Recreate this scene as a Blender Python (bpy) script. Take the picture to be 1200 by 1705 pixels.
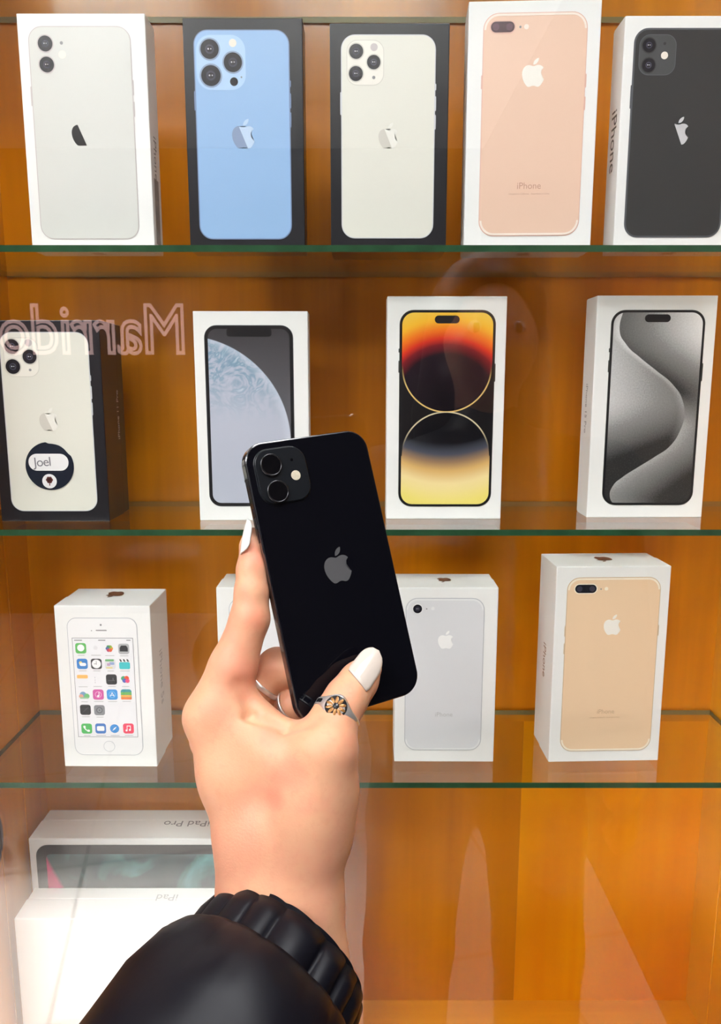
import bpy, bmesh, math, random
import numpy as np
from mathutils import Vector, Matrix

# ------------------------------------------------------------------ scene, camera, light
for o in list(bpy.data.objects):
    bpy.data.objects.remove(o)
SC = bpy.context.scene
COL = SC.collection
random.seed(7)
rng = np.random.default_rng(7)

FPX, CX, CY = 1280.0, 600.0, 852.5           # focal length and centre in pixels of the 1200x1705 frame
PITCH = math.atan(220 / 1280)
CP, SP = math.cos(PITCH), math.sin(PITCH)
CAMZ = 1.45                                   # camera height over the shop floor
cam_d = bpy.data.cameras.new('camera')
cam = bpy.data.objects.new('camera', cam_d)
COL.objects.link(cam)
cam.location = (0, 0, CAMZ)
cam.rotation_euler = (math.pi / 2 - PITCH, 0, 0)
cam_d.sensor_fit = 'VERTICAL'
cam_d.sensor_height = 36.0
cam_d.lens = FPX / 1705 * 36.0
cam_d.clip_start = 0.01
SC.camera = cam

W = bpy.data.worlds.new('shop_air')
SC.world = W
W.use_nodes = True
W.node_tree.nodes['Background'].inputs[0].default_value = (0.9, 0.95, 1.0, 1)
W.node_tree.nodes['Background'].inputs[1].default_value = 0.6

SC.view_settings.view_transform = 'Standard'
SC.view_settings.look = 'None'
SC.view_settings.gamma = 1.0
SC.view_settings.use_curve_mapping = False
SC.view_settings.exposure = 0.22

PANEL_POWER = 15.5                            # added ceiling panels that light the scene, emission strength
PANELS = [(-1.7, -1.45), (-0.85, -1.45), (0.0, -1.45), (-1.7, -0.6), (-0.85, -0.6), (0.36, 0.0)]
CEIL = 2.75
sun_d = bpy.data.lights.new('sun', 'SUN')
sun_d.energy = 44.0
sun_d.angle = math.radians(9)
sun_d.color = (1.0, 0.95, 0.90)
sun = bpy.data.objects.new('sun', sun_d)               # added daylight, let in by an unseen side doorway
COL.objects.link(sun)
sun.location = (-4, -0.7, 4)
sun.rotation_euler = (0, -math.radians(90 - 42), 0)

# ------------------------------------------------------------------ geometry helpers
def ray(px, py):
    a = (px - CX) / FPX
    b = -(py - CY) / FPX
    return np.array([a, CP + b * SP, -SP + b * CP])

CAM = np.array([0, 0, CAMZ])

def on_z(px, py, z):
    r = ray(px, py)
    return CAM + r * (z - CAMZ) / r[2]

def on_y(px, py, y):
    r = ray(px, py)
    return CAM + r * y / r[1]

def at_depth(px, py, d):                       # d = distance along the optical axis
    return CAM + ray(px, py) * d

def tag(o, label=None, cat=None, group=None, kind=None):
    if label: o['label'] = label
    if cat: o['category'] = cat
    if group: o['group'] = group
    if kind: o['kind'] = kind
    return o

def empty(name, loc=(0, 0, 0), rz=0.0, label=None, cat=None, group=None):
    o = bpy.data.objects.new(name, None)
    o.empty_display_size = 0.02
    COL.objects.link(o)
    o.location = loc
    o.rotation_euler = (0, 0, rz)
    return tag(o, label, cat, group)

def link_mesh(name, me, mats, parent=None, loc=(0, 0, 0), smooth=False):
    if not isinstance(mats, (list, tuple)):
        mats = [mats]
    for m in mats:
        me.materials.append(m)
    o = bpy.data.objects.new(name, me)
    COL.objects.link(o)
    o.location = loc
    if parent is not None:
        o.parent = parent
    if smooth:
        for p in me.polygons:
            p.use_smooth = True
    return o

def from_bm(name, bm, mats, parent=None, loc=(0, 0, 0), smooth=False):
    me = bpy.data.meshes.new(name)
    bmesh.ops.recalc_face_normals(bm, faces=bm.faces)
    bm.to_mesh(me)
    bm.free()
    return link_mesh(name, me, mats, parent, loc, smooth)

def add_box(bm, lo, hi, bevel=0.0, seg=2, mi=0):
    lo, hi = Vector(lo), Vector(hi)
    r = bmesh.ops.create_cube(bm, size=1.0)
    vs = r['verts']
    c = (lo + hi) / 2
    d = hi - lo
    for v in vs:
        v.co = Vector((v.co.x * d.x, v.co.y * d.y, v.co.z * d.z)) + c
    fs = set(f for v in vs for f in v.link_faces)
    for f in fs:
        f.material_index = mi
    if bevel > 0:
        es = list(set(e for v in vs for e in v.link_edges))
        bmesh.ops.bevel(bm, geom=es, offset=bevel, segments=seg, profile=0.5, affect='EDGES', clamp_overlap=True)

def rrect(w, h, r, cx=0.0, cz=0.0, n=8):
    r = min(r, w / 2 - 1e-6, h / 2 - 1e-6)
    pts = []
    for (sx, sz, a0) in ((1, 1, 0), (-1, 1, 90), (-1, -1, 180), (1, -1, 270)):
        for i in range(n + 1):
            a = math.radians(a0 + 90 * i / n)
            pts.append((cx + sx * (w / 2 - r) + r * math.cos(a), cz + sz * (h / 2 - r) + r * math.sin(a)))
    return pts

def circ(r, cx=0.0, cz=0.0, n=32):
    return [(cx + r * math.cos(2 * math.pi * i / n), cz + r * math.sin(2 * math.pi * i / n)) for i in range(n)]

def add_sheet(bm, pts, y0, y1, mi=0):
    """flat polygon in the xz plane, front (towards -y) at y0, back at y1"""
    front = [bm.verts.new((x, y0, z)) for x, z in pts]
    back = [bm.verts.new((x, y1, z)) for x, z in pts]
    f = bm.faces.new(front); f.material_index = mi
    g = bm.faces.new(list(reversed(back))); g.material_index = mi
    n = len(pts)
    for i in range(n):
        q = bm.faces.new((front[i], back[i], back[(i + 1) % n], front[(i + 1) % n]))
        q.material_index = mi

# ------------------------------------------------------------------ material helpers
def principled(name, col=(0.8, 0.8, 0.8), rough=0.5, metal=0.0, spec=0.5, coat=0.0, coat_rough=0.05,
               noise=0.0, nscale=40.0, bump=0.0, bscale=200.0, sss=0.0, sss_r=(1, 0.35, 0.2), emit=None, estr=0.0):
    m = bpy.data.materials.new(name)
    m.use_nodes = True
    nt = m.node_tree
    b = nt.nodes['Principled BSDF']
    b.inputs['Base Color'].default_value = (*col, 1)
    b.inputs['Roughness'].default_value = rough
    b.inputs['Metallic'].default_value = metal
    b.inputs['Specular IOR Level'].default_value = spec
    b.inputs['Coat Weight'].default_value = coat
    b.inputs['Coat Roughness'].default_value = coat_rough
    if sss > 0:
        b.inputs['Subsurface Weight'].default_value = sss
        b.inputs['Subsurface Radius'].default_value = sss_r
        b.inputs['Subsurface Scale'].default_value = 0.004
    if emit:
        b.inputs['Emission Color'].default_value = (*emit, 1)
        b.inputs['Emission Strength'].default_value = estr
    tc = None
    if noise > 0 or bump > 0:
        tc = nt.nodes.new('ShaderNodeTexCoord')
    if noise > 0:
        n = nt.nodes.new('ShaderNodeTexNoise')
        n.inputs['Scale'].default_value = nscale
        n.inputs['Detail'].default_value = 4
        nt.links.new(tc.outputs['Object'], n.inputs['Vector'])
        mx = nt.nodes.new('ShaderNodeMix')
        mx.data_type = 'RGBA'
        mx.inputs['A'].default_value = (*[c * (1 - noise) for c in col], 1)
        mx.inputs['B'].default_value = (*[min(1, c * (1 + noise)) for c in col], 1)
        nt.links.new(n.outputs['Fac'], mx.inputs['Factor'])
        nt.links.new(mx.outputs['Result'], b.inputs['Base Color'])
    if bump > 0:
        n2 = nt.nodes.new('ShaderNodeTexNoise')
        n2.inputs['Scale'].default_value = bscale
        n2.inputs['Detail'].default_value = 3
        nt.links.new(tc.outputs['Object'], n2.inputs['Vector'])
        bp = nt.nodes.new('ShaderNodeBump')
        bp.inputs['Strength'].default_value = bump
        bp.inputs['Distance'].default_value = 0.001
        nt.links.new(n2.outputs['Fac'], bp.inputs['Height'])
        nt.links.new(bp.outputs['Normal'], b.inputs['Normal'])
    return m

def srgb(r, g, b):
    f = lambda c: (c / 255 / 12.92) if c / 255 <= 0.04045 else ((c / 255 + 0.055) / 1.055) ** 2.4
    return (f(r), f(g), f(b))

class X:
    """tiny expression language over math nodes"""
    def __init__(self, nt, s): self.nt, self.s = nt, s
    def _op(self, op, *a, clamp=False):
        n = self.nt.nodes.new('ShaderNodeMath'); n.operation = op; n.use_clamp = clamp
        for i, v in enumerate(a):
            if isinstance(v, X): self.nt.links.new(v.s, n.inputs[i])
            else: n.inputs[i].default_value = float(v)
        return X(self.nt, n.outputs[0])
    def __add__(s, o): return s._op('ADD', s, o)
    __radd__ = __add__
    def __sub__(s, o): return s._op('SUBTRACT', s, o)
    def __rsub__(s, o): return s._op('SUBTRACT', o, s)
    def __mul__(s, o): return s._op('MULTIPLY', s, o)
    __rmul__ = __mul__
    def __truediv__(s, o): return s._op('DIVIDE', s, o)
    def __pow__(s, o): return s._op('POWER', s, o)
    def sqrt(s): return s._op('SQRT', s)
    def abs(s): return s._op('ABSOLUTE', s)
    def clamp(s): return s._op('ADD', s, 0.0, clamp=True)
    def gt(s, o): return s._op('GREATER_THAN', s, o)
    def lt(s, o): return s._op('LESS_THAN', s, o)
    def max(s, o): return s._op('MAXIMUM', s, o)
    def min(s, o): return s._op('MINIMUM', s, o)
    def step(s, a, b):                          # smooth 0..1 between a and b (a may exceed b)
        t = ((s - a) / (b - a)).clamp()
        return t * t * (3 - 2 * t)

def print_material(name, fn, rough=0.3, spec=0.5):
    """flat print: fn(nt, x, z) -> colour socket, x and z in object metres"""
    m = bpy.data.materials.new(name)
    m.use_nodes = True
    nt = m.node_tree
    b = nt.nodes['Principled BSDF']
    b.inputs['Roughness'].default_value = rough
    b.inputs['Specular IOR Level'].default_value = spec
    tc = nt.nodes.new('ShaderNodeTexCoord')
    sx = nt.nodes.new('ShaderNodeSeparateXYZ')
    nt.links.new(tc.outputs['Object'], sx.inputs[0])
    nt.links.new(fn(nt, X(nt, sx.outputs[0]), X(nt, sx.outputs[2]), tc.outputs['Object']), b.inputs['Base Color'])
    return m

def mixc(nt, fac, a, b):
    n = nt.nodes.new('ShaderNodeMix'); n.data_type = 'RGBA'
    for key, v in (('A', a), ('B', b)):
        if isinstance(v, tuple): n.inputs[key].default_value = (*v, 1)
        else: nt.links.new(v, n.inputs[key])
    if isinstance(fac, X): nt.links.new(fac.s, n.inputs['Factor'])
    else: n.inputs['Factor'].default_value = fac
    return n.outputs['Result']

def ramp(nt, fac, stops):
    n = nt.nodes.new('ShaderNodeValToRGB')
    e = n.color_ramp.elements
    while len(e) < len(stops): e.new(0.5)
    for el, (p, c) in zip(e, stops):
        el.position = p; el.color = (*c, 1)
    nt.links.new(fac.s, n.inputs[0])
    return n.outputs[0]

def noise_x(nt, vec, scale, detail=3, dist=0.0):
    n = nt.nodes.new('ShaderNodeTexNoise')
    n.inputs['Scale'].default_value = scale
    n.inputs['Detail'].default_value = detail
    n.inputs['Distortion'].default_value = dist
    nt.links.new(vec, n.inputs['Vector'])
    return X(nt, n.outputs['Fac'])

def wood(name, dark, light, axis='Z', rough=0.28, coat=0.5, scale=1.0, seed=0.0, knots=None):
    """varnished veneer with the grain along one axis"""
    m = bpy.data.materials.new(name)
    m.use_nodes = True
    nt = m.node_tree
    b = nt.nodes['Principled BSDF']
    tc = nt.nodes.new('ShaderNodeTexCoord')
    mp = nt.nodes.new('ShaderNodeMapping')
    k = {'X': (1.2, 26, 26), 'Y': (26, 1.2, 26), 'Z': (26, 26, 1.2)}[axis]
    mp.inputs['Scale'].default_value = tuple(v * scale for v in k)
    mp.inputs['Location'].default_value = (seed, seed * 2.3, seed * 0.7)
    nt.links.new(tc.outputs['Object'], mp.inputs['Vector'])
    g1 = noise_x(nt, mp.outputs[0], 1.0, 6, 0.6)
    g2 = noise_x(nt, mp.outputs[0], 6.0, 4, 0.2)
    mp2 = nt.nodes.new('ShaderNodeMapping')
    mp2.inputs['Scale'].default_value = {'X': (1.5, 5, 5), 'Y': (5, 1.5, 5), 'Z': (5, 5, 1.5)}[axis]
    mp2.inputs['Location'].default_value = (seed * 1.7, seed, seed)
    nt.links.new(tc.outputs['Object'], mp2.inputs['Vector'])
    g3 = noise_x(nt, mp2.outputs[0], 1.0, 3, 0.8)
    t = ((g1 * 0.45 + g2 * 0.12 + g3 * 0.75 - 0.66) * 2.6 + 0.5).clamp()
    col = mixc(nt, t, dark, light)
    if knots:
        sx = nt.nodes.new('ShaderNodeSeparateXYZ')
        nt.links.new(tc.outputs['Object'], sx.inputs[0])
        yy, zz = X(nt, sx.outputs[1]), X(nt, sx.outputs[2])
        for (ky, kz, ry, rz) in knots:
            d = ((((yy - ky) / ry) * ((yy - ky) / ry)) + (((zz - kz) / rz) * ((zz - kz) / rz))).sqrt()
            d = d + (g3 - 0.5) * 0.3
            ringd = (d - 1.35).abs()
            col = mixc(nt, ringd.step(0.28, 0.0) * 0.55, col, tuple(c * 0.75 for c in dark))
            col = mixc(nt, d.step(1.08, 0.9), col, (0.05, 0.022, 0.02))
    nt.links.new(col, b.inputs['Base Color'])
    b.inputs['Roughness'].default_value = rough
    b.inputs['Coat Weight'].default_value = coat
    b.inputs['Coat Roughness'].default_value = 0.12
    return m

def thin_glass(name, tint=(0.97, 0.99, 0.98), f0=0.04, gloss_rough=0.0, refl=(1, 1, 1)):
    """clear sheet glass: transparent with a Fresnel mirror on each face"""
    m = bpy.data.materials.new(name)
    m.use_nodes = True
    nt = m.node_tree
    nt.nodes.remove(nt.nodes['Principled BSDF'])
    out = nt.nodes['Material Output']
    tr = nt.nodes.new('ShaderNodeBsdfTransparent')
    tr.inputs[0].default_value = (*tint, 1)
    gl = nt.nodes.new('ShaderNodeBsdfGlossy')
    gl.inputs['Color'].default_value = (*refl, 1)
    gl.inputs['Roughness'].default_value = gloss_rough
    lw = nt.nodes.new('ShaderNodeLayerWeight')
    lw.inputs['Blend'].default_value = 0.5
    fac = X(nt, lw.outputs['Facing'])
    sch = (fac ** 5.0) * (1 - f0) + f0
    mx = nt.nodes.new('ShaderNodeMixShader')
    nt.links.new(sch.s, mx.inputs[0])
    nt.links.new(tr.outputs[0], mx.inputs[1])
    nt.links.new(gl.outputs[0], mx.inputs[2])
    nt.links.new(mx.outputs[0], out.inputs['Surface'])
    return m

# ------------------------------------------------------------------ materials
M = {}
M['white_card'] = principled('white_card', (0.86, 0.86, 0.85), 0.42, noise=0.012, nscale=90)
M['black_card'] = principled('black_card', (0.011, 0.011, 0.015), 0.3, noise=0.15, nscale=60)
M['wood_back'] = wood('wood_back', (0.42, 0.125, 0.001), (0.86, 0.305, 0.002), 'Z', seed=1.3)
M['wood_low'] = wood('wood_low', (0.82, 0.24, 0.001), (1.0, 0.43, 0.002), 'Z', seed=4.1, coat=0.2)  # same wood, colour brightened to stand in for stronger light low down
M['wood_low_dark'] = wood('wood_low_dark', (0.48, 0.14, 0.001), (0.76, 0.27, 0.002), 'Z', seed=6.3)  # dimmer copy, paints the tone left of a reflected edge
M['wood_side'] = wood('wood_side', (0.62, 0.21, 0.003), (0.95, 0.40, 0.008), 'Z', seed=7.7,
                      knots=[(0.583, CAMZ - 0.377, 0.013, 0.022)])
M['wood_side_low'] = wood('wood_side_low', (0.75, 0.30, 0.006), (0.92, 0.44, 0.012), 'Z', seed=9.2)
M['wood_floor'] = wood('wood_floor', (0.65, 0.22, 0.006), (0.88, 0.38, 0.015), 'X', seed=2.9)
M['pane'] = thin_glass('pane_glass', (0.985, 0.99, 0.985), 0.038)
M['shelf_face'] = thin_glass('shelf_glass', (0.955, 0.985, 0.965), 0.045)
M['shelf_edge'] = principled('shelf_edge_green', (0.022, 0.075, 0.034), 0.15, spec=0.5, noise=0.5, nscale=60)
M['shelf_back'] = principled('shelf_back_edge', (0.17, 0.17, 0.08), 0.3, noise=0.5, nscale=20)
M['lens'] = principled('printed_lens', (0.012, 0.012, 0.018), 0.25)
M['lens_in'] = principled('printed_lens_core', (0.05, 0.05, 0.075), 0.25)
M['glint'] = principled('printed_glint', (0.55, 0.55, 0.6), 0.3)
M['print_black'] = principled('print_black', (0.010, 0.010, 0.012), 0.3)
M['print_grey'] = principled('print_grey', (0.25, 0.25, 0.26), 0.4)
M['print_lightgrey'] = principled('print_lightgrey', (0.52, 0.52, 0.53), 0.4)
M['flash'] = principled('printed_flash', (0.85, 0.78, 0.70), 0.4)
M['copper'] = principled('copper_foil', (0.30, 0.17, 0.11), 0.3, metal=0.6)

# ------------------------------------------------------------------ emblem outline
APPLE = ("M12.152 6.896c-.948 0-2.415-1.078-3.96-1.04-2.04.027-3.91 1.183-4.961 3.014-2.117 3.675-.546 9.103 1.519 12.09"
         " 1.013 1.454 2.208 3.09 3.792 3.039 1.52-.065 2.09-.987 3.935-.987 1.831 0 2.35.987 3.96.948 1.637-.026 2.676-1.48"
         " 3.676-2.948 1.156-1.688 1.636-3.325 1.662-3.415-.039-.013-3.182-1.221-3.22-4.857-.026-3.04 2.48-4.494 2.597-4.559"
         "-1.429-2.09-3.623-2.324-4.39-2.376-2-.156-3.675 1.09-4.61 1.09z"
         "M15.53 3.83c.843-1.012 1.4-2.427 1.245-3.83-1.207.052-2.662.805-3.532 1.818-.78.896-1.454 2.338-1.273 3.714"
         " 1.338.104 2.715-.688 3.559-1.701z")

def parse_path(d, n=7):
    import re
    polys, cur, p = [], [], (0, 0)
    for cmd, args in re.findall(r'([Mcz])([^Mcz]*)', d):
        v = [float(t) for t in re.findall(r'-?(?:\d+\.\d+|\.\d+|\d+)', args)]
        if cmd == 'M':
            cur = [(v[0], v[1])]; p = (v[0], v[1])
        elif cmd == 'c':
            for i in range(0, len(v) - 5, 6):
                c1 = (p[0] + v[i], p[1] + v[i + 1]); c2 = (p[0] + v[i + 2], p[1] + v[i + 3]); e = (p[0] + v[i + 4], p[1] + v[i + 5])
                for k in range(1, n + 1):
                    t = k / n; s = 1 - t
                    cur.append(tuple(s**3 * p[j] + 3 * s * s * t * c1[j] + 3 * s * t * t * c2[j] + t**3 * e[j] for j in (0, 1)))
                p = e
        else:
            if math.dist(cur[0], cur[-1]) < 1e-3: cur.pop()
            polys.append(cur)
    return polys

EMBLEM = [[((x - 11.95) / 24, (12 - y) / 24) for x, y in poly] for poly in parse_path(APPLE)]   # height 1, centred

def clip_poly(pts, nx, nz, c):
    """keep nx*x+nz*z <= c"""
    out = []
    n = len(pts)
    for i in range(n):
        a, b = pts[i], pts[(i + 1) % n]
        da, db = nx * a[0] + nz * a[1] - c, nx * b[0] + nz * b[1] - c
        if da <= 0: out.append(a)
        if da * db < 0:
            t = da / (da - db)
            out.append((a[0] + t * (b[0] - a[0]), a[1] + t * (b[1] - a[1])))
    return out

def emblem(name, parent, h, mat, loc, lift, half=None, thick=0.00006):
    """the bitten fruit mark in the xz plane, centred at loc (x, z)"""
    bm = bmesh.new()
    for poly in EMBLEM:
        pts = poly
        if half == 'left': pts = clip_poly(poly, 1.0, 0.42, -0.05)
        if half == 'right': pts = clip_poly(poly, -1.0, -0.42, 0.05)
        if len(pts) < 3: continue
        add_sheet(bm, [(x * h, z * h) for x, z in pts], -thick, 0)
    bmesh.ops.triangulate(bm, faces=[f for f in bm.faces if len(f.verts) > 4])
    return from_bm(name, bm, mat, parent, (loc[0], -lift, loc[1]))

def text_mesh(body, size, spacing=1.0, align='CENTER'):
    cu = bpy.data.curves.new('lettering', 'FONT')
    cu.body = body
    cu.size = size
    cu.align_x = align
    cu.align_y = 'CENTER'
    cu.space_character = spacing
    cu.extrude = 0.00003
    cu.resolution_u = 3
    o = bpy.data.objects.new('lettering', cu)
    COL.objects.link(o)
    dg = bpy.context.evaluated_depsgraph_get()
    me = bpy.data.meshes.new_from_object(o.evaluated_get(dg))
    bpy.data.objects.remove(o)
    return me

def text_on(name, parent, body, size, mat, mw, spacing=1.0):
    """text mesh with a local matrix mw (columns: reading direction, up, out of the face)"""
    me = text_mesh(body, size, spacing)
    me.materials.clear()
    me.materials.append(mat)
    o = bpy.data.objects.new(name, me)
    COL.objects.link(o)
    o.parent = parent
    o.matrix_local = mw
    return o

def frame_mat(xa, ya, origin):
    xa, ya = Vector(xa).normalized(), Vector(ya).normalized()
    za = xa.cross(ya)
    m = Matrix((xa, ya, za)).transposed().to_4x4()
    m.translation = Vector(origin)
    return m

# ------------------------------------------------------------------ the shop room
M['shop_wall'] = principled('shop_wall_paint', (0.06, 0.042, 0.034), 0.8, noise=0.03, nscale=3)
M['shop_ceiling'] = principled('shop_ceiling_paint', (0.75, 0.74, 0.72), 0.9, noise=0.02, nscale=3)

def tile_floor():
    m = bpy.data.materials.new('pale_floor_tile')
    m.use_nodes = True
    nt = m.node_tree
    b = nt.nodes['Principled BSDF']
    tc = nt.nodes.new('ShaderNodeTexCoord')
    mp = nt.nodes.new('ShaderNodeMapping')
    mp.inputs['Rotation'].default_value = (0, 0, math.radians(12))
    nt.links.new(tc.outputs['Object'], mp.inputs[0])
    br = nt.nodes.new('ShaderNodeTexBrick')
    br.offset = 0.0
    br.inputs['Color1'].default_value = (0.60, 0.56, 0.53, 1)
    br.inputs['Color2'].default_value = (0.57, 0.53, 0.50, 1)
    br.inputs['Mortar'].default_value = (0.30, 0.26, 0.23, 1)
    br.inputs['Scale'].default_value = 1.0
    br.inputs['Mortar Size'].default_value = 0.006
    br.inputs['Brick Width'].default_value = 0.6
    br.inputs['Row Height'].default_value = 0.6
    nt.links.new(mp.outputs[0], br.inputs['Vector'])
    nt.links.new(br.outputs['Color'], b.inputs['Base Color'])
    b.inputs['Roughness'].default_value = 0.25
    return m
M['tile'] = tile_floor()

RX0, RX1, RY0, RY1 = -2.3, 0.70, -3.6, 0.80
def slab(name, lo, hi, mat, kind='structure'):
    bm = bmesh.new()
    add_box(bm, lo, hi)
    o = from_bm(name, bm, mat)
    o['kind'] = kind
    return o
slab('floor', (RX0 - 0.1, RY0 - 0.1, -0.1), (RX1 + 0.1, RY1 + 0.1, 0), M['tile'])
slab('ceiling', (RX0 - 0.1, RY0 - 0.1, CEIL), (RX1 + 0.1, RY1 + 0.1, CEIL + 0.1), M['shop_ceiling'])
# left wall with an added, unseen doorway that shapes the sun patch
DY0, DY1, DZ = -0.98, -0.20, 2.02
bm = bmesh.new()
add_box(bm, (RX0 - 0.1, RY0, 0), (RX0, DY0, CEIL)); add_box(bm, (RX0 - 0.1, DY1, 0), (RX0, RY1, CEIL)); add_box(bm, (RX0 - 0.1, DY0, DZ), (RX0, DY1, CEIL))
wl = from_bm('wall_left', bm, M['shop_wall']); wl['kind'] = 'structure'
bm = bmesh.new()
add_box(bm, (RX0, DY0 - 0.07, 0), (RX0 + 0.02, DY0, DZ + 0.07), 0.003); add_box(bm, (RX0, DY1, 0), (RX0 + 0.02, DY1 + 0.07, DZ + 0.07), 0.003)
add_box(bm, (RX0, DY0, DZ), (RX0 + 0.02, DY1, DZ + 0.07), 0.003)
tr_ = from_bm('trim_1', bm, M['shop_wall']); tr_['kind'] = 'structure'
slab('wall_right', (RX1, RY0, 0), (RX1 + 0.1, RY1, CEIL), M['shop_wall'])
slab('wall_front', (RX0 - 0.1, RY1, 0), (RX1 + 0.1, RY1 + 0.1, CEIL), M['shop_wall'])
slab('wall_rear', (RX0 - 0.1, RY0 - 0.1, 0), (RX1 + 0.1, RY0, CEIL), M['shop_wall'])

# unseen ceiling panels added to light the cabinet: white frame with a glowing diffuser
M['lamp_frame'] = principled('lamp_frame_white', (0.8, 0.8, 0.8), 0.4)
M['diffuser'] = principled('lamp_diffuser', (0.9, 0.9, 0.9), 0.5, emit=(0.96, 0.98, 1.0), estr=PANEL_POWER)
for (lx, ly) in PANELS:
    r = empty('ceiling_light', (lx, ly, CEIL), 0, 'square white light panel set in the shop ceiling', 'lamp', 'ceiling light panels')
    bm = bmesh.new()
    for (a, b_) in (((-0.31, -0.31), (0.31, -0.29)), ((-0.31, 0.29), (0.31, 0.31)), ((-0.31, -0.29), (-0.29, 0.29)), ((0.29, -0.29), (0.31, 0.29))):
        add_box(bm, (*a, -0.025), (*b_, -0.0005))
    from_bm('frame', bm, M['lamp_frame'], r)
    bm = bmesh.new()
    add_box(bm, (-0.289, -0.289, -0.018), (0.289, 0.289, -0.003))
    from_bm('diffuser', bm, M['diffuser'], r)

# ------------------------------------------------------------------ the display cabinet
XL, XR, YB = -0.303, 0.330, 0.684             # inside faces of the sides and of the back
YF, YPANE = 0.550, 0.536                       # front edge of the shelves, front pane
ZS = [CAMZ + 0.2900, CAMZ + 0.0910, CAMZ - 0.1076, CAMZ - 0.3067]    # shelf tops
ST = 0.0045
ZFL, ZTOP = CAMZ - 0.6205, CAMZ + 0.500

cab = empty('display_cabinet', ((XL + XR) / 2, 0.61, 0), 0,
            'orange varnished wooden display cabinet with glass shelves and open front frame', 'cabinet')
def cab_part(name, lo, hi, mat, bevel=0.0, parent=None):
    bm = bmesh.new()
    add_box(bm, lo, hi, bevel)
    o = from_bm(name, bm, mat)
    o.parent = parent or cab
    if parent is None:
        o.matrix_parent_inverse = Matrix.Translation(cab.location).inverted()
    return o
cab_part('back_panel', (XL, YB, ZS[3] - 0.012), (XR, YB + 0.012, ZTOP), M['wood_back'])
cab_part('lower_back_board', (XL, YB + 0.001, ZFL), (0.1550, YB + 0.012, ZS[3] - 0.0125), M['wood_low_dark'])  # split in two only to paint a dim left and a lit right
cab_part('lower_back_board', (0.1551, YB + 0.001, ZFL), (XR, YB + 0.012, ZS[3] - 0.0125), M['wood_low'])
cab_part('floor_panel', (XL, 0.545, ZFL - 0.018), (XR, YB + 0.012, ZFL), M['wood_floor'])
cab_part('top_panel', (XL, 0.545, ZTOP), (XR, YB + 0.012, ZTOP + 0.018), M['wood_back'])
# side walls, each of upright boards with a shallow groove between them
edges = [0.545, 0.592, 0.640, YB + 0.012]
for sx, x0, x1 in ((-1, XL - 0.02, XL), (1, XR, XR + 0.02)):
    for k in range(3):
        a, b_ = edges[k] + 0.0003, edges[k + 1] - 0.0003
        cab_part('side_board', (x0, a, 0.0), (x1, b_, ZTOP + 0.018),
                 M['wood_side'] if sx < 0 else M['wood_side_low'], 0.0009)
cab_part('stile', (XL - 0.045, 0.520, 0.0), (XL - 0.004, 0.5445, ZTOP + 0.018), M['wood_side'], 0.002)
cab_part('stile', (XR + 0.004, 0.520, 0.0), (XR + 0.045, 0.5445, ZTOP + 0.018), M['wood_side_low'], 0.002)
cab_part('plinth', (XL - 0.0035, 0.526, 0.0), (XR + 0.0035, 0.5445, ZFL - 0.0005), M['wood_side_low'], 0.002)
cab_part('header', (XL - 0.0035, 0.526, ZTOP - 0.03), (XR + 0.0035, 0.5445, ZTOP + 0.018), M['wood_side'], 0.002)

# glass shelves: clear faces, green ground edges
def shelf(z, label):
    bm = bmesh.new()
    add_box(bm, (XL + 0.001, YF, z - ST), (XR - 0.001, YB - 0.002, z))
    for f in bm.faces:
        f.material_index = 0 if abs(f.normal.z) > 0.5 else (2 if f.calc_center_median().y > YB - 0.01 else 1)
    o = from_bm('glass_shelf', bm, [M['shelf_face'], M['shelf_edge'], M['shelf_back']])
    return tag(o, label, 'shelf', 'glass shelves in the cabinet')
shelf(ZS[0], 'clear glass shelf above the five boxed phones of the top row')
shelf(ZS[1], 'green-edged glass shelf carrying the row of five phone boxes')
shelf(ZS[2], 'green-edged glass shelf carrying the dark box with a round sticker')
shelf(ZS[3], 'green-edged glass shelf carrying the box with app icons')

# front pane
bm = bmesh.new()
add_box(bm, (XL - 0.002, YPANE - 0.004, ZFL + 0.001), (XR + 0.002, YPANE, ZTOP - 0.032))
gp = from_bm('glass_pane', bm, M['pane'], cab)
gp.matrix_parent_inverse = Matrix.Translation(cab.location).inverted()
gp['label'] = 'large clear glass pane'

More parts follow.
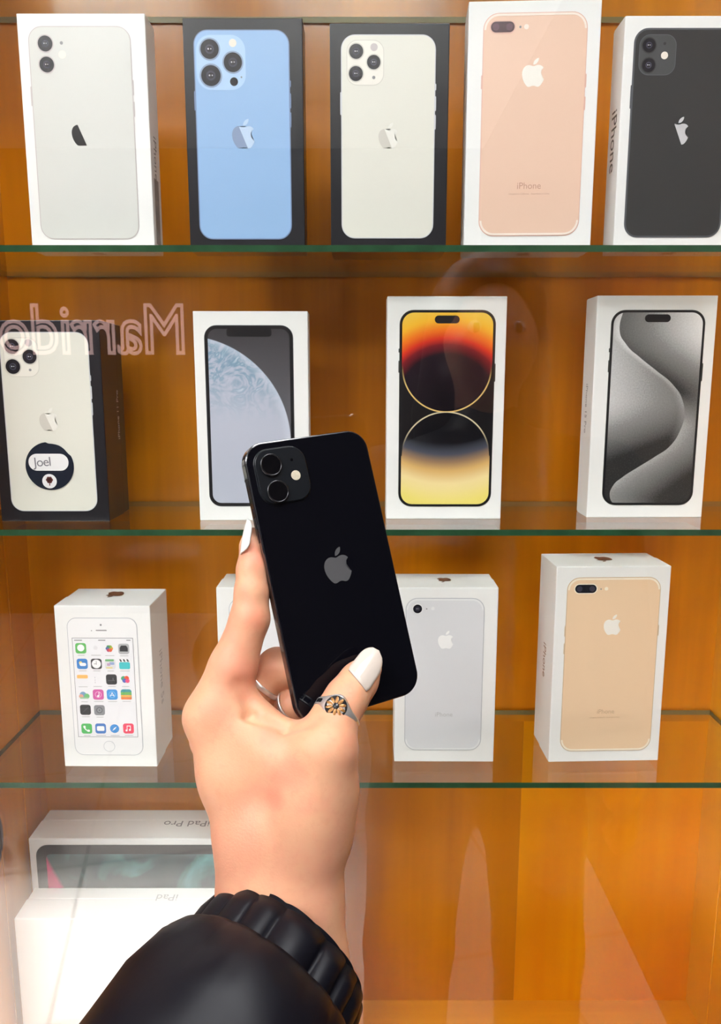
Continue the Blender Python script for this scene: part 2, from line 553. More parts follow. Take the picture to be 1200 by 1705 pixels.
# ------------------------------------------------------------------ phone boxes
class Box:
    """a phone box standing on a shelf; pixel corners of its front face give place, width and height"""
    def __init__(self, label, z, bl, br, tl, tr, t, card, lid_share=0.8, yaw=None, name='phone_box', group=None, depth=None):
        if depth is None:
            L, R = on_z(*bl, z), on_z(*br, z)
        else:
            L, R = on_y(*bl, depth), on_y(*br, depth)
        self.w = float(np.hypot(R[0] - L[0], R[1] - L[1]))
        a = math.atan2(R[1] - L[1], R[0] - L[0]) if yaw is None else math.radians(yaw)
        mid = (L + R) / 2
        hs = []
        for c, base in ((tl, L), (tr, R)):
            hs.append(on_y(*c, base[1])[2] - z)
        self.h = float(sum(hs) / 2)
        self.t = t
        self.org = np.array([mid[0], mid[1], z])
        self.ax = np.array([math.cos(a), math.sin(a), 0])
        self.nrm = np.array([math.sin(a), -math.cos(a), 0])
        self.root = empty(name, self.org, a, label, 'box', group)
        w, h = self.w, self.h
        bm = bmesh.new()
        add_box(bm, (-w / 2, 0, 0), (w / 2, t * lid_share, h), 0.0006, 2)
        self.lid = from_bm('lid', bm, card, self.root)
        bm = bmesh.new()
        e = 0.0004
        add_box(bm, (-w / 2 + e, t * lid_share + 0.0003, e), (w / 2 - e, t, h - e), 0.0006, 2)
        from_bm('tray', bm, card, self.root)
    def uv(self, px, py):
        r = ray(px, py)
        k = np.dot(self.org - CAM, self.nrm) / np.dot(r, self.nrm)
        p = CAM + r * k - self.org
        return float(np.dot(p, self.ax)), float(p[2])
    def px(self, py=None):                      # metres per pixel on the face, near its middle
        a = self.uv(700, 900)
        c = CAM - self.org
        d = np.dot(self.org + np.array([0, 0, self.h / 2]) - CAM, np.array([0, CP, -SP]))
        return d / FPX
    def rect(self, left, right, top, bottom):
        """pixel points on the four sides of an upright rectangle -> centre and size on the face"""
        x0, x1 = self.uv(*left)[0], self.uv(*right)[0]
        z1, z0 = self.uv(*top)[1], self.uv(*bottom)[1]
        return (x0 + x1) / 2, (z0 + z1) / 2, x1 - x0, z1 - z0
    def picture(self, rect, radius, frame, lift=0.0002):
        x, z, w, h = rect
        bm = bmesh.new()
        add_sheet(bm, rrect(w, h, radius), -0.00015, 0.0001)
        o = from_bm('phone_picture', bm, frame, self.root, (x, -0.0001, z))
        self.pic, self.pc = o, (x, z)
        return o
    def inlay(self, name, polys, mats, px=None, lift=0.0003, at=None):
        """thin print layer on the picture; polys = list of (points, material index)"""
        bm = bmesh.new()
        for pts, mi in polys:
            add_sheet(bm, pts, -0.00005 - 0.00003 * mi, 0.00002, mi)
        x, z = at if at else self.uv(*px)
        return from_bm(name, bm, mats, self.pic, (x - self.pc[0], -lift, z - self.pc[1]))
    def lens(self, px, r_px, rim=None):
        r = r_px * self.px()
        mats = [M['lens'], M['lens_in'], M['glint'], rim or M['print_grey']]
        x, z = self.uv(*px)
        bm = bmesh.new()
        add_sheet(bm, circ(r * 1.16), -0.00004, 0.0, 3)
        add_sheet(bm, circ(r), -0.00008, 0.0, 0)
        add_sheet(bm, circ(r * 0.48), -0.00011, 0.0, 1)
        add_sheet(bm, circ(r * 0.30), -0.00014, 0.0, 0)
        add_sheet(bm, circ(r * 0.09, -r * 0.14, r * 0.02, 10), -0.00017, 0.0, 2)
        add_sheet(bm, circ(r * 0.07, r * 0.14, r * 0.02, 10), -0.00017, 0.0, 2)
        return from_bm('lens', bm, mats, self.pic, (x - self.pc[0], -0.0004, z - self.pc[1]))
    def dot(self, name, px, r_px, mat):
        return self.inlay(name, [(circ(r_px * self.px(), n=20), 0)], [mat], px, 0.0004)
    def logo(self, px, h_px, mat, half=None, name='emblem'):
        x, z = self.uv(*px)
        return emblem(name, self.pic, h_px * self.px(), mat, (x - self.pc[0], z - self.pc[1]), 0.0003, half)
    def top_logo(self, size, mat, share=0.5):
        o = emblem('emblem', self.root, size, mat, (0, 0), 0)
        o.rotation_euler = (-math.pi / 2, 0, math.pi)
        o.location = (0, self.t * share, self.h + 0.00008)
        return o
    def under_logo(self, size, mat):
        o = emblem('emblem', self.root, size, mat, (0, 0), 0)
        o.rotation_euler = (math.pi / 2, 0, 0)
        o.location = (0, self.t * 0.4, -0.00004)
        return o
    def side_text(self, side, body, size, mat, zc, flip=False, spacing=1.0, y=None):
        y = self.t * 0.4 if y is None else y
        up = -1 if flip else 1
        if side > 0:
            m = frame_mat((0, 0, up), (0, -up, 0), (self.w / 2 + 0.00005, y, zc))
        else:
            m = frame_mat((0, 0, up), (0, up, 0), (-self.w / 2 - 0.00005, y, zc))
        return text_on('side_lettering', self.root, body, size, mat, m, spacing)
    def face_text(self, px, body, size, mat, parent=None, spacing=1.0):
        x, z = self.uv(*px)
        par = parent or self.pic
        m = frame_mat((1, 0, 0), (0, 0, 1), (x - self.pc[0], -0.00035, z - self.pc[1]))
        return text_on('lettering', par, body, size, mat, m, spacing)

G1, G2, G3 = 'boxed phones on the upper glass shelf', 'boxed phones on the middle glass shelf', 'boxed phones on the lower glass shelf'

def tint(name, col, rough=0.35, **k):
    M[name] = principled(name, col, rough, **k)
    return M[name]
tint('pic_white', srgb(214, 215, 211), 0.3)
tint('pic_white_rim', srgb(196, 188, 188), 0.3)
tint('pic_blue', srgb(150, 185, 226), 0.28)
tint('pic_blue_rim', srgb(120, 140, 180), 0.28)
tint('pic_blue_bump', srgb(176, 206, 238), 0.28)
tint('pic_blue_dark', srgb(138, 156, 188), 0.28)
tint('pic_blue_light', srgb(190, 212, 238), 0.28)
tint('pic_silver', srgb(225, 224, 214), 0.3)
tint('pic_silver_rim', srgb(205, 207, 212), 0.3)
tint('pic_silver_bump', srgb(236, 233, 224), 0.3)
tint('pic_silver_dark', srgb(206, 203, 194), 0.3)
tint('pic_silver_light', srgb(234, 233, 226), 0.3)
tint('pic_rose', srgb(235, 200, 178), 0.3)
tint('pic_rose_rim', srgb(225, 180, 165), 0.3)
tint('pic_rose_band', srgb(246, 232, 222), 0.3)
tint('pic_gold', srgb(238, 207, 172), 0.3)
tint('pic_gold_rim', srgb(205, 180, 150), 0.3)
tint('pic_gold_band', srgb(248, 236, 218), 0.3)
tint('pic_slate', srgb(58, 59, 60), 0.2)
tint('pic_slate_rim', srgb(92, 94, 100), 0.25)
tint('pic_slate_bump', srgb(78, 80, 82), 0.25)
tint('pic_grey', srgb(222, 223, 227), 0.3)
tint('pic_grey_rim', srgb(190, 192, 198), 0.3)
tint('pic_grey_band', srgb(235, 236, 238), 0.3)
tint('mark_silver', srgb(200, 200, 204), 0.3)
tint('mark_white', srgb(244, 240, 232), 0.3)
tint('lens_plum', srgb(78, 52, 60), 0.25)
tint('lens_plum_in', srgb(104, 72, 84), 0.25)
tint('lens_navy', srgb(30, 32, 40), 0.25)

def fill(b, rect, inset, radius, mat, name='back_glass'):
    x, z, w, h = rect
    return b.inlay(name, [(rrect(w - 2 * inset, h - 2 * inset, max(radius - inset, 0.001)), 0)], [mat], at=(x, z), lift=0.0002)

def bump(b, left_top, right_bottom, rad, mat, rim):
    x0, z1 = b.uv(*left_top); x1, z0 = b.uv(*right_bottom)
    w, h = x1 - x0, z1 - z0
    bm = bmesh.new()
    add_sheet(bm, rrect(w, h, rad), -0.00004, 0, 1)
    add_sheet(bm, rrect(w - 0.0009, h - 0.0009, rad - 0.0004), -0.00008, 0, 0)
    from_bm('camera_bump', bm, [mat, rim], b.pic, ((x0 + x1) / 2 - b.pc[0], -0.00028, (z0 + z1) / 2 - b.pc[1]))

def side_buttons(b, rect, mat, spec):
    """small raised key outlines on the picture's flanks: (side, z centre share, length share)"""
    x, z, w, h = rect
    for s, zc, ln in spec:
        b.inlay('side_key', [(rrect(0.0009, h * ln, 0.0003), 0)], [mat], at=(x + s * (w / 2 + 0.0002), z + h * zc), lift=0.00012)

# 1  white two-lens phone on a white box
b = Box('white box printed with a white two-lens phone and a dark half emblem', ZS[1],
        (54, 418), (258, 418), (28, 22), (238, 22), 0.026, M['white_card'], 0.9, group=G1)
rc = b.rect((57.6, 225), (225, 225), (135, 43.6), (153, 398.7))
b.picture(rc, 0.0095, M['pic_white_rim']); fill(b, rc, 0.0006, 0.0095, M['pic_white'])
b.lens((75.6, 73), 12, M['pic_white_rim']); b.lens((78.3, 108), 12, M['pic_white_rim'])
b.dot('microphone', (102.6, 72), 2.6, M['print_grey']); b.dot('flash', (104, 91.4), 6, M['pic_rose_band'])
b.logo((137, 220), 43, M['print_black'], 'left')
side_buttons(b, rc, M['pic_white_rim'], [(1, 0.22, 0.07), (1, 0.12, 0.07), (-1, 0.18, 0.09)])
b.side_text(1, 'iPhone', 0.011, M['print_grey'], b.h * 0.42, flip=True, y=0.012)
b.under_logo(0.012, M['copper'])
bm = bmesh.new(); add_box(bm, (-0.00005, 0, 0), (0.00005, 0.012, 0.045))
st = from_bm('side_sticker', bm, principled('worn_sticker', (0.30, 0.29, 0.28), 0.5, noise=0.5, nscale=120), b.root, (b.w / 2, 0.006, 0.006))

# 2  blue three-lens phone on a black box
b = Box('black box printed with a sky-blue three-lens phone', ZS[1],
        (317, 418), (508, 418), (299, 29.5), (500, 30), 0.026, M['black_card'], 0.9, group=G1)
rc = b.rect((327, 225), (483.8, 225), (396, 49.5), (409.5, 398.7))
b.picture(rc, 0.0095, M['pic_blue_rim']); fill(b, rc, 0.0007, 0.0095, M['pic_blue'])
bump(b, (324.5, 57.4), (410.8, 151.3), 0.010, M['pic_blue_bump'], M['pic_blue'])
for q, r in (((349, 82.3), 15), ((387.8, 104.3), 15), ((351.3, 126.4), 16)):
    b.lens(q, r, M['pic_blue_dark'])
b.dot('flash', (387.4, 72), 6.2, M['flash']); b.dot('depth_sensor', (389.7, 136.5), 6.6, M['lens']); b.dot('microphone', (402, 129), 1.4, M['print_grey'])
b.logo((405, 223), 46, M['pic_blue_dark'], 'left'); b.logo((405, 223), 46, M['pic_blue_light'], 'right')
side_buttons(b, rc, M['pic_blue_rim'], [(1, 0.25, 0.03), (1, 0.17, 0.07), (1, 0.08, 0.07), (-1, 0.17, 0.09)])

# 3  silver three-lens phone on a black box
b = Box('black box printed with a silver three-lens phone, without any sticker', ZS[1],
        (551, 418), (742, 418), (546.7, 37), (745, 39), 0.045, M['black_card'], 0.75, group=G1)
rc = b.rect((568, 225), (723.3, 225), (646, 57.6), (646, 397))
b.picture(rc, 0.0095, M['pic_silver_rim']); fill(b, rc, 0.0006, 0.0095, M['pic_silver'])
bump(b, (576.7, 66.7), (639, 142.8), 0.0075, M['pic_silver_bump'], M['pic_silver_dark'])
for q, r in (((592.8, 86), 11.5), ((622, 104), 11), ((592.3, 123), 11.5)):
    b.lens(q, r, M['pic_silver_dark'])
b.dot('flash', (622.5, 79), 6, M['pic_white_rim']); b.dot('microphone', (622, 129.5), 2.6, M['print_grey'])
b.logo((646, 226), 40, M['pic_silver_dark'], 'left'); b.logo((646, 226), 40, M['pic_silver_light'], 'right')
side_buttons(b, rc, M['pic_silver_rim'], [(1, 0.25, 0.03), (1, 0.17, 0.07), (1, 0.08, 0.07), (-1, 0.17, 0.11)])

# 4  rose phone on a tall white box
def pill_camera(b, l, r_, t_, bt, m0, m1, rim):
    x0, x1 = b.uv(*l)[0], b.uv(*r_)[0]; z1, z0 = b.uv(*t_)[1], b.uv(*bt)[1]
    w, h = x1 - x0, z1 - z0
    bm = bmesh.new()
    add_sheet(bm, rrect(w * 1.09, h * 1.22, h), -0.00004, 0, 2)
    add_sheet(bm, rrect(w, h, h), -0.00008, 0, 0)
    add_sheet(bm, circ(h * 0.33, -w / 2 + h * 0.52), -0.00011, 0, 1)
    add_sheet(bm, circ(h * 0.33, w / 2 - h * 0.52), -0.00011, 0, 1)
    from_bm('camera_window', bm, [m0, m1, rim], b.pic, ((x0 + x1) / 2 - b.pc[0], -0.00035, (z0 + z1) / 2 - b.pc[1]))

def antenna_band(b, rect, rad, mat, top=True):
    x, z, w, h = rect
    for s in ((1, -1) if top else (-1,)):
        o = rrect(w - 0.0012, h - 0.0012, rad, n=10)
        i = rrect(w - 0.0040, h - 0.0040, rad - 0.0014, n=10)
        bm = bmesh.new()
        lim = h / 2 - rad * 1.25
        n = len(o)
        vo = [bm.verts.new((p[0], -0.00006, p[1])) for p in o]
        vi = [bm.verts.new((p[0], -0.00006, p[1])) for p in i]
        for k in range(n):
            k2 = (k + 1) % n
            if min(s * o[k][1], s * o[k2][1]) > lim:
                bm.faces.new((vo[k], vo[k2], vi[k2], vi[k]))
        bmesh.ops.delete(bm, geom=[v for v in bm.verts if not v.link_faces], context='VERTS')
        r = bmesh.ops.extrude_face_region(bm, geom=list(bm.faces))
        bmesh.ops.translate(bm, verts=[v for v in r['geom'] if isinstance(v, bmesh.types.BMVert)], vec=(0, 0.00006, 0))
        from_bm('antenna_band', bm, mat, b.pic, (x - b.pc[0], -0.0003, z - b.pc[1]))

b = Box('tall white box printed with a rose-pink phone', ZS[1],
        (772, 418), (981, 418), (782, 0), (999, 0), 0.034, M['white_card'], 0.7, yaw=-2.5, group=G1)
rc = b.rect((800, 225), (970, 225), (890, 20.6), (879, 393))
b.picture(rc, 0.0105, M['pic_rose_rim']); fill(b, rc, 0.0005, 0.0105, M['pic_rose'])
antenna_band(b, rc, 0.010, M['pic_rose_band'])
pill_camera(b, (817, 45), (856.4, 45), (836, 36.4), (836, 54.4), M['lens_plum'], M['lens_plum_in'], M['pic_rose_rim'])
b.dot('microphone', (866, 45.4), 1.8, M['print_grey']); b.dot('flash', (876, 45), 4, M['pic_rose_band'])
b.logo((887, 121), 44, M['mark_white'])
b.face_text((880, 310), 'iPhone', 0.0062, tint('rose_ink', srgb(196, 150, 130)))
b.face_text((880, 323), 'Designed in California   Assembled in China', 0.0016, M['rose_ink'])
side_buttons(b, rc, M['pic_rose_rim'], [(-1, 0.2, 0.06), (1, 0.2, 0.06), (1, 0.1, 0.06)])
b.under_logo(0.013, M['copper'])

# 5  black two-lens phone on a white box
b = Box('white box printed with a black two-lens phone and a silver half emblem', ZS[1],
        (1020, 418), (1223, 418), (1036, 26), (1246, 26), 0.026, M['white_card'], 0.9, group=G1)
rc = b.rect((1047, 218), (1211, 218), (1133, 46.7), (1118, 395.6))
b.picture(rc, 0.0095, M['pic_slate_rim']); fill(b, rc, 0.0012, 0.0095, M['pic_slate'])
bump(b, (1065, 57.5), (1122.5, 125.8), 0.0072, M['pic_slate_bump'], M['pic_slate_rim'])
b.lens((1080, 75.8), 10.5, M['pic_slate']); b.lens((1079, 109), 10.5, M['pic_slate'])
b.dot('flash', (1105.5, 92.8), 5.8, M['flash']); b.dot('microphone', (1106, 73), 2.2, M['pic_slate'])
b.logo((1128, 218), 43, M['mark_silver'], 'right')
side_buttons(b, rc, M['pic_slate_rim'], [(-1, 0.18, 0.11)])
b.side_text(-1, 'iPhone', 0.0155, M['print_black'], b.h * 0.50, flip=True, y=0.013)
b.under_logo(0.012, M['copper'])

# 6  silver three-lens phone on a black box, round sticker
b = Box('deep black box printed with a silver three-lens phone under a round name sticker', ZS[2],
        (3, 868), (183, 868), (-15, 532), (168, 534), 0.052, M['black_card'], 0.72, group=G2)
rc = b.rect((9.5, 710), (155, 710), (74, 552.7), (91, 851))
b.picture(rc, 0.0095, M['pic_silver_rim']); fill(b, rc, 0.0006, 0.0095, M['pic_silver'])
bump(b, (4, 562), (67, 627.7), 0.0075, M['pic_silver_bump'], M['pic_silver_dark'])
for q, r in (((20, 577), 12), ((49.6, 594), 11.5), ((22, 610.4), 12)):
    b.lens(q, r, M['pic_silver_dark'])
b.dot('flash', (47.5, 570.7), 6, M['pic_white_rim']); b.dot('microphone', (50.7, 616), 2.2, M['print_grey'])
b.logo((81, 698), 38, M['pic_silver_dark'], 'left'); b.logo((81, 698), 38, M['pic_silver_light'], 'right')
side_buttons(b, rc, M['pic_silver_rim'], [(1, 0.25, 0.03), (1, 0.17, 0.07), (1, 0.08, 0.07)])
b.side_text(1, 'iPhone 11 Pro', 0.0068, M['print_lightgrey'], b.h * 0.53, flip=False, y=0.034)
# round navy sticker with a write-in pill and a small badge
k = b.px()
tint('sticker_navy', srgb(14, 26, 44), 0.35); tint('sticker_white', srgb(236, 236, 238), 0.5); tint('pen_ink', srgb(120, 120, 128), 0.5); tint('badge_brown', srgb(110, 50, 46), 0.5)
x, z = b.uv(83.4, 776)
torn = [p for p in circ(40.5 * k, n=56)]
torn = [((px_ * (0.95 + 0.012 * math.sin(9 * i)), pz_ * (0.95 + 0.012 * math.cos(7 * i))) if 5 <= i <= 14 else (px_, pz_)) for i, (px_, pz_) in enumerate(torn)]
bm = bmesh.new(); add_sheet(bm, torn, -0.00012, 0, 0)
stk = from_bm('round_sticker', bm, M['sticker_navy'], b.root, (x, -0.0007, z))
stk['label'] = 'round navy sticker with a handwritten name'
x1, z1 = b.uv(81.5, 769.5)
bm = bmesh.new(); add_sheet(bm, rrect(67 * k, 28.5 * k, 14 * k), -0.00005, 0, 0)
from_bm('name_field', bm, M['sticker_white'], stk, (x1 - x, -0.00014, z1 - z))
x2, z2 = b.uv(83.2, 801)
bm = bmesh.new(); add_sheet(bm, circ(12.2 * k), -0.00005, 0, 0)
add_sheet(bm, rrect(1.6 * k, 9 * k, 0.6 * k, 0, -3 * k), -0.00008, 0, 1)
for ang in range(0, 360, 60):
    add_sheet(bm, circ(2.7 * k, 3.4 * k * math.cos(math.radians(ang)), 2.2 * k + 3.4 * k * math.sin(math.radians(ang)), 12), -0.00008, 0, 1)
add_sheet(bm, circ(2.6 * k, 0, 2.2 * k, 12), -0.00008, 0, 1)
from_bm('badge', bm, [M['sticker_white'], M['badge_brown']], stk, (x2 - x, -0.00014, z2 - z))
m = frame_mat((1, 0, 0.05), (-0.05, 0, 1), (x1 - x - 10 * k, -0.00030, z1 - z))
text_on('handwriting', stk, 'Joel', 0.0100, M['pen_ink'], m, 0.9)

# 7  planet wallpaper phone
b = Box('white box printed with a phone showing a pale planet on its screen', ZS[2],
        (333, 866.6), (516, 866), (315.5, 518), (511, 518), 0.035, M['white_card'], 0.75, group=G2)
rc = b.rect((344.4, 703), (490, 703), (415, 541.4), (390, 843))
SW, SH = rc[2] - 0.0054, rc[3] - 0.0054
def planet(nt, x, z, v):
    u, w = x / (SW / 2), z / (SW / 2)
    d = ((u + 1.62) * (u + 1.62) + (w + 0.62) * (w + 0.62)).sqrt()
    swirl = noise_x(nt, v, 62, 6, 3.2)
    streak = ((w - 0.1).step(-0.4, 1.3) * (swirl.step(0.36, 0.66)))
    body = mixc(nt, streak, srgb(184, 189, 205), srgb(96, 142, 170))
    body = mixc(nt, swirl.step(0.55, 0.75) * w.step(-0.4, 1.0) * 0.6, body, srgb(226, 230, 238))
    body = mixc(nt, d.step(2.38, 2.62) * 0.5, body, srgb(208, 216, 230))
    sky = mixc(nt, (z / SH + 0.5).clamp(), srgb(120, 120, 128), srgb(62, 60, 64))
    return mixc(nt, d.step(2.625, 2.60), sky, body)
b.picture(rc, 0.0092, M['pic_slate_rim']); fill(b, rc, 0.0005, 0.0092, M['print_black'], 'bezel')
scr = b.inlay('screen', [(rrect(SW, SH, 0.0068), 0)], [print_material('planet_print', planet)], at=(rc[0], rc[1]), lift=0.0003)
x0, x1 = b.uv(377, 553)[0], b.uv(452, 553)[0]
b.inlay('notch', [(rrect(x1 - x0, 0.0062, 0.0022), 0)], [M['print_black']], at=((x0 + x1) / 2, rc[1] + SH / 2 - 0.0026), lift=0.0004)

# 8  gold eclipse wallpaper phone
b = Box('white box printed with a phone showing glowing yellow and black circles', ZS[2],
        (642.5, 864), (833, 864), (643, 494), (846, 492.5), 0.026, M['white_card'], 0.9, group=G2)
rc8 = b.rect((664, 670), (821.5, 670), (745, 516), (740, 843.5))
S8W, S8H = rc8[2] - 0.0040, rc8[3] - 0.0040
zt8 = b.uv(743, 686)[1] - rc8[1]                # height of the touching point of both circles
def eclipse(nt, x, z, v):
    R = S8W / 2 * 0.985
    u = x / R
    w1 = (z - (zt8 + R)) / R                    # upper circle coordinates
    w2 = (z - (zt8 - R)) / R
    d1 = (u * u + w1 * w1).sqrt(); d2 = (u * u + w2 * w2).sqrt()
    # upper field: bright top fading to black towards the bottom of the circle, along an arc
    g = ((u * u * 0.55 + (w1 + 0.72) * (w1 + 0.72) * 0.62).sqrt())
    up = ramp(nt, g * 0.55, [(0.0, (0.004, 0.003, 0.006)), (0.44, srgb(24, 14, 26)), (0.53, srgb(120, 22, 34)), (0.59, srgb(214, 50, 30)),
                             (0.67, srgb(240, 118, 26)), (0.78, srgb(250, 190, 50)), (1.0, srgb(246, 220, 104))])
    lo_t = ((zt8 - z) / (S8H * 0.49)).clamp() + (u * u) * 0.10
    low = ramp(nt, lo_t, [(0.0, (0.004, 0.004, 0.006)), (0.34, srgb(12, 12, 18)), (0.46, srgb(74, 78, 92)), (0.54, srgb(150, 120, 92)),
                          (0.64, srgb(222, 178, 110)), (0.78, srgb(246, 224, 164)), (1.0, srgb(240, 222, 120))])
    top_half = z.gt(zt8)
    blk = (0.006, 0.006, 0.008)
    in1 = (d1.lt(1.0)).max(w1.gt(0.0))
    in2 = (d2.lt(1.0)).max(w2.lt(0.0))
    cu = mixc(nt, in1, blk, up)
    cl = mixc(nt, in2, blk, low)
    line1 = (d1 - 1.0).abs().step(0.022, 0.006) * w1.step(0.1, -0.5)
    line2 = (d2 - 1.0).abs().step(0.022, 0.006) * w2.step(0.1, 0.7)
    cu = mixc(nt, line1, cu, srgb(232, 196, 120))
    cl = mixc(nt, line2, cl, srgb(220, 205, 170))
    return mixc(nt, top_half, cl, cu)
b.picture(rc8, 0.0105, tint('pic_graphite_rim', srgb(64, 66, 62), 0.3)); fill(b, rc8, 0.0005, 0.0105, M['print_black'], 'bezel')
b.inlay('screen', [(rrect(S8W, S8H, 0.0088), 0)], [print_material('eclipse_print', eclipse)], at=(rc8[0], rc8[1]), lift=0.0003)
def island(b, l, r_, y):
    x0, z0 = b.uv(l, y); x1, _ = b.uv(r_, y)
    b.inlay('camera_island', [(rrect(x1 - x0, 0.0058, 0.0029), 0)], [M['print_black']], at=((x0 + x1) / 2, z0), lift=0.0004)
island(b, 723.5, 765, 532)
side_buttons(b, rc8, M['pic_graphite_rim'], [(-1, 0.3, 0.02), (-1, 0.22, 0.06), (1, 0.19, 0.09)])

# 9  grey ribbon wallpaper phone
b = Box('white box printed with a phone showing a curling grey ribbon', ZS[2],
        (976, 861.5), (1167.5, 861.5), (993.5, 492.5), (1197.5, 491.5), 0.030, M['white_card'], 0.9, group=G2)
rc9 = b.rect((1010, 670), (1164, 670), (1096, 516), (1076, 841))
S9W, S9H = rc9[2] - 0.0038, rc9[3] - 0.0038
def ribbon(nt, x, z, v):
    u = x / S9W + 0.5; t = z / S9H + 0.5
    # the S-shaped edge: u of the edge as a smooth function of height, written as a curve node
    n = nt.nodes.new('ShaderNodeFloatCurve')
    c = n.mapping.curves[0]
    pts = [(0.0, 0.10), (0.045, 0.06), (0.09, 0.09), (0.14, 0.20), (0.19, 0.36), (0.25, 0.56), (0.31, 0.73), (0.38, 0.82), (0.47, 0.865), (0.55, 0.83), (0.63, 0.71),
           (0.70, 0.52), (0.77, 0.32), (0.84, 0.15), (0.91, 0.07), (1.0, 0.10)]
    c.points[0].location = pts[0]; c.points[1].location = pts[-1]
    for p in pts[1:-1]: c.points.new(*p)
    n.mapping.update()
    nt.links.new(t.s, n.inputs['Value'])
    e = X(nt, n.outputs[0])
    d = u - e                                   # > 0 right of the edge
    gr = noise_x(nt, v, 900, 2, 0.0) - 0.5
    # inside (left): pale at the upper left, black at the lower belly
    li = (0.80 - u * 0.55 - (t - 0.55).abs() * 0.2 - t.step(0.55, 0.15) * (0.78 - u * 0.1) + d.step(-0.10, 0.0) * 0.22 * t.step(0.1, 0.5)).clamp()
    # outside (right): dark hollow under the upper curl, lighter towards the rim and along the lower edge
    up = t.step(0.40, 0.62)
    lu = (0.12 + d * 0.85 + (t - 0.80) * 0.7).clamp()
    ll = (0.62 - d * 0.85 - t.step(0.12, 0.0) * 0.15).clamp()
    lo = lu * up + ll * (1 - up)
    l = li * d.lt(0.0) + lo * d.gt(0.0)
    l = (l + gr * 0.22).clamp()
    return ramp(nt, l, [(0.0, srgb(46, 46, 46)), (0.5, srgb(140, 140, 140)), (1.0, srgb(238, 238, 240))])
b.picture(rc9, 0.0105, M['pic_graphite_rim']); fill(b, rc9, 0.0005, 0.0105, M['print_black'], 'bezel')
b.inlay('screen', [(rrect(S9W, S9H, 0.0088), 0)], [print_material('ribbon_print', ribbon)], at=(rc9[0], rc9[1]), lift=0.0003)
island(b, 1073, 1116, 530)
side_buttons(b, rc9, M['pic_graphite_rim'], [(-1, 0.3, 0.02), (-1, 0.22, 0.06), (1, 0.19, 0.09)])
b.side_text(-1, 'iPhone 15 Pro', 0.0068, M['print_grey'], b.h * 0.50, flip=True, y=0.016)

# 10  small box with the app icon screen
b = Box('white box printed with a small white phone full of colourful app icons', ZS[3],
        (108, 1276), (262, 1276.7), (87, 1009), (247.5, 1008), 0.051, M['white_card'], 0.5, group=G3)
Z8 = lambda x, y: (80 + x / 5.014, 960 + y / 5.014)          # from the enlarged crop
rc = b.rect(Z8(190, 900), Z8(768, 900), Z8(450, 343), Z8(520, 1490))
b.picture(rc, 0.0075, M['pic_grey_rim']); fill(b, rc, 0.0005, 0.0075, tint('pic_pearl', srgb(240, 240, 241), 0.3), 'front_glass')
sr = b.rect(Z8(225, 900), Z8(730, 900), Z8(450, 510), Z8(505, 1338))
k = b.px()
b.inlay('screen', [(rrect(sr[2], sr[3], 0.0002), 0), (rrect(sr[2] - 0.0008, sr[3] - 0.0008, 0.0002), 1)],
        [M['print_grey'], tint('pic_screen', srgb(236, 236, 240), 0.3)], at=(sr[0], sr[1]), lift=0.0003)
b.dot('camera', Z8(441, 402), 1.7, M['print_grey']); b.dot('sensor', Z8(364, 450), 0.9, M['print_grey'])
hx, hz = b.uv(*Z8(445, 448)); b.inlay('earpiece', [(rrect(18 * k, 1.8 * k, 0.9 * k), 0)], [M['print_grey']], at=(hx, hz))
hx, hz = b.uv(*Z8(513, 1415))
b.inlay('home_button', [(circ(9.6 * k), 0), (circ(8.9 * k), 1)], [M['pic_grey_rim'], M['pic_pearl']], at=(hx, hz), lift=0.0003)
PAL = {}
def ink(r, g, b_):
    key = (r, g, b_)
    if key not in PAL: PAL[key] = principled('icon_ink', srgb(*key), 0.35)
    return PAL[key]
Wh = (244, 244, 246)
def icon(px, layers, name='app_icon'):
    """layers: (outline points in icon units of half width 1, colour)"""
    S = 9.0 * k
    mats, polys = [], []
    for pts, c in layers:
        m = ink(*c)
        if m not in mats: mats.append(m)
    bm = bmesh.new()
    for n, (pts, c) in enumerate(layers):
        add_sheet(bm, [(p[0] * S, p[1] * S) for p in pts], -0.00003 - 0.00002 * n, 0.00002, mats.index(ink(*c)))
    x, z = b.uv(*px)
    from_bm(name, bm, mats, b.pic, (x - b.pc[0], -0.00042, z - b.pc[1]))
RQ = rrect(2, 2, 0.45, n=5)
def bubble(): return circ(0.66, 0, 0.08, 20)
grid_x = [(275, 597), (398, 597), (513, 600), (633, 602), (287, 727), (405, 727), (521, 728), (640, 728),
          (290, 860), (412, 858), (531, 857), (645, 858), (303, 985), (421, 983), (537, 983), (654, 982),
          (314, 1110), (431, 1113), (325, 1267), (441, 1266), (557, 1267), (673, 1266)]
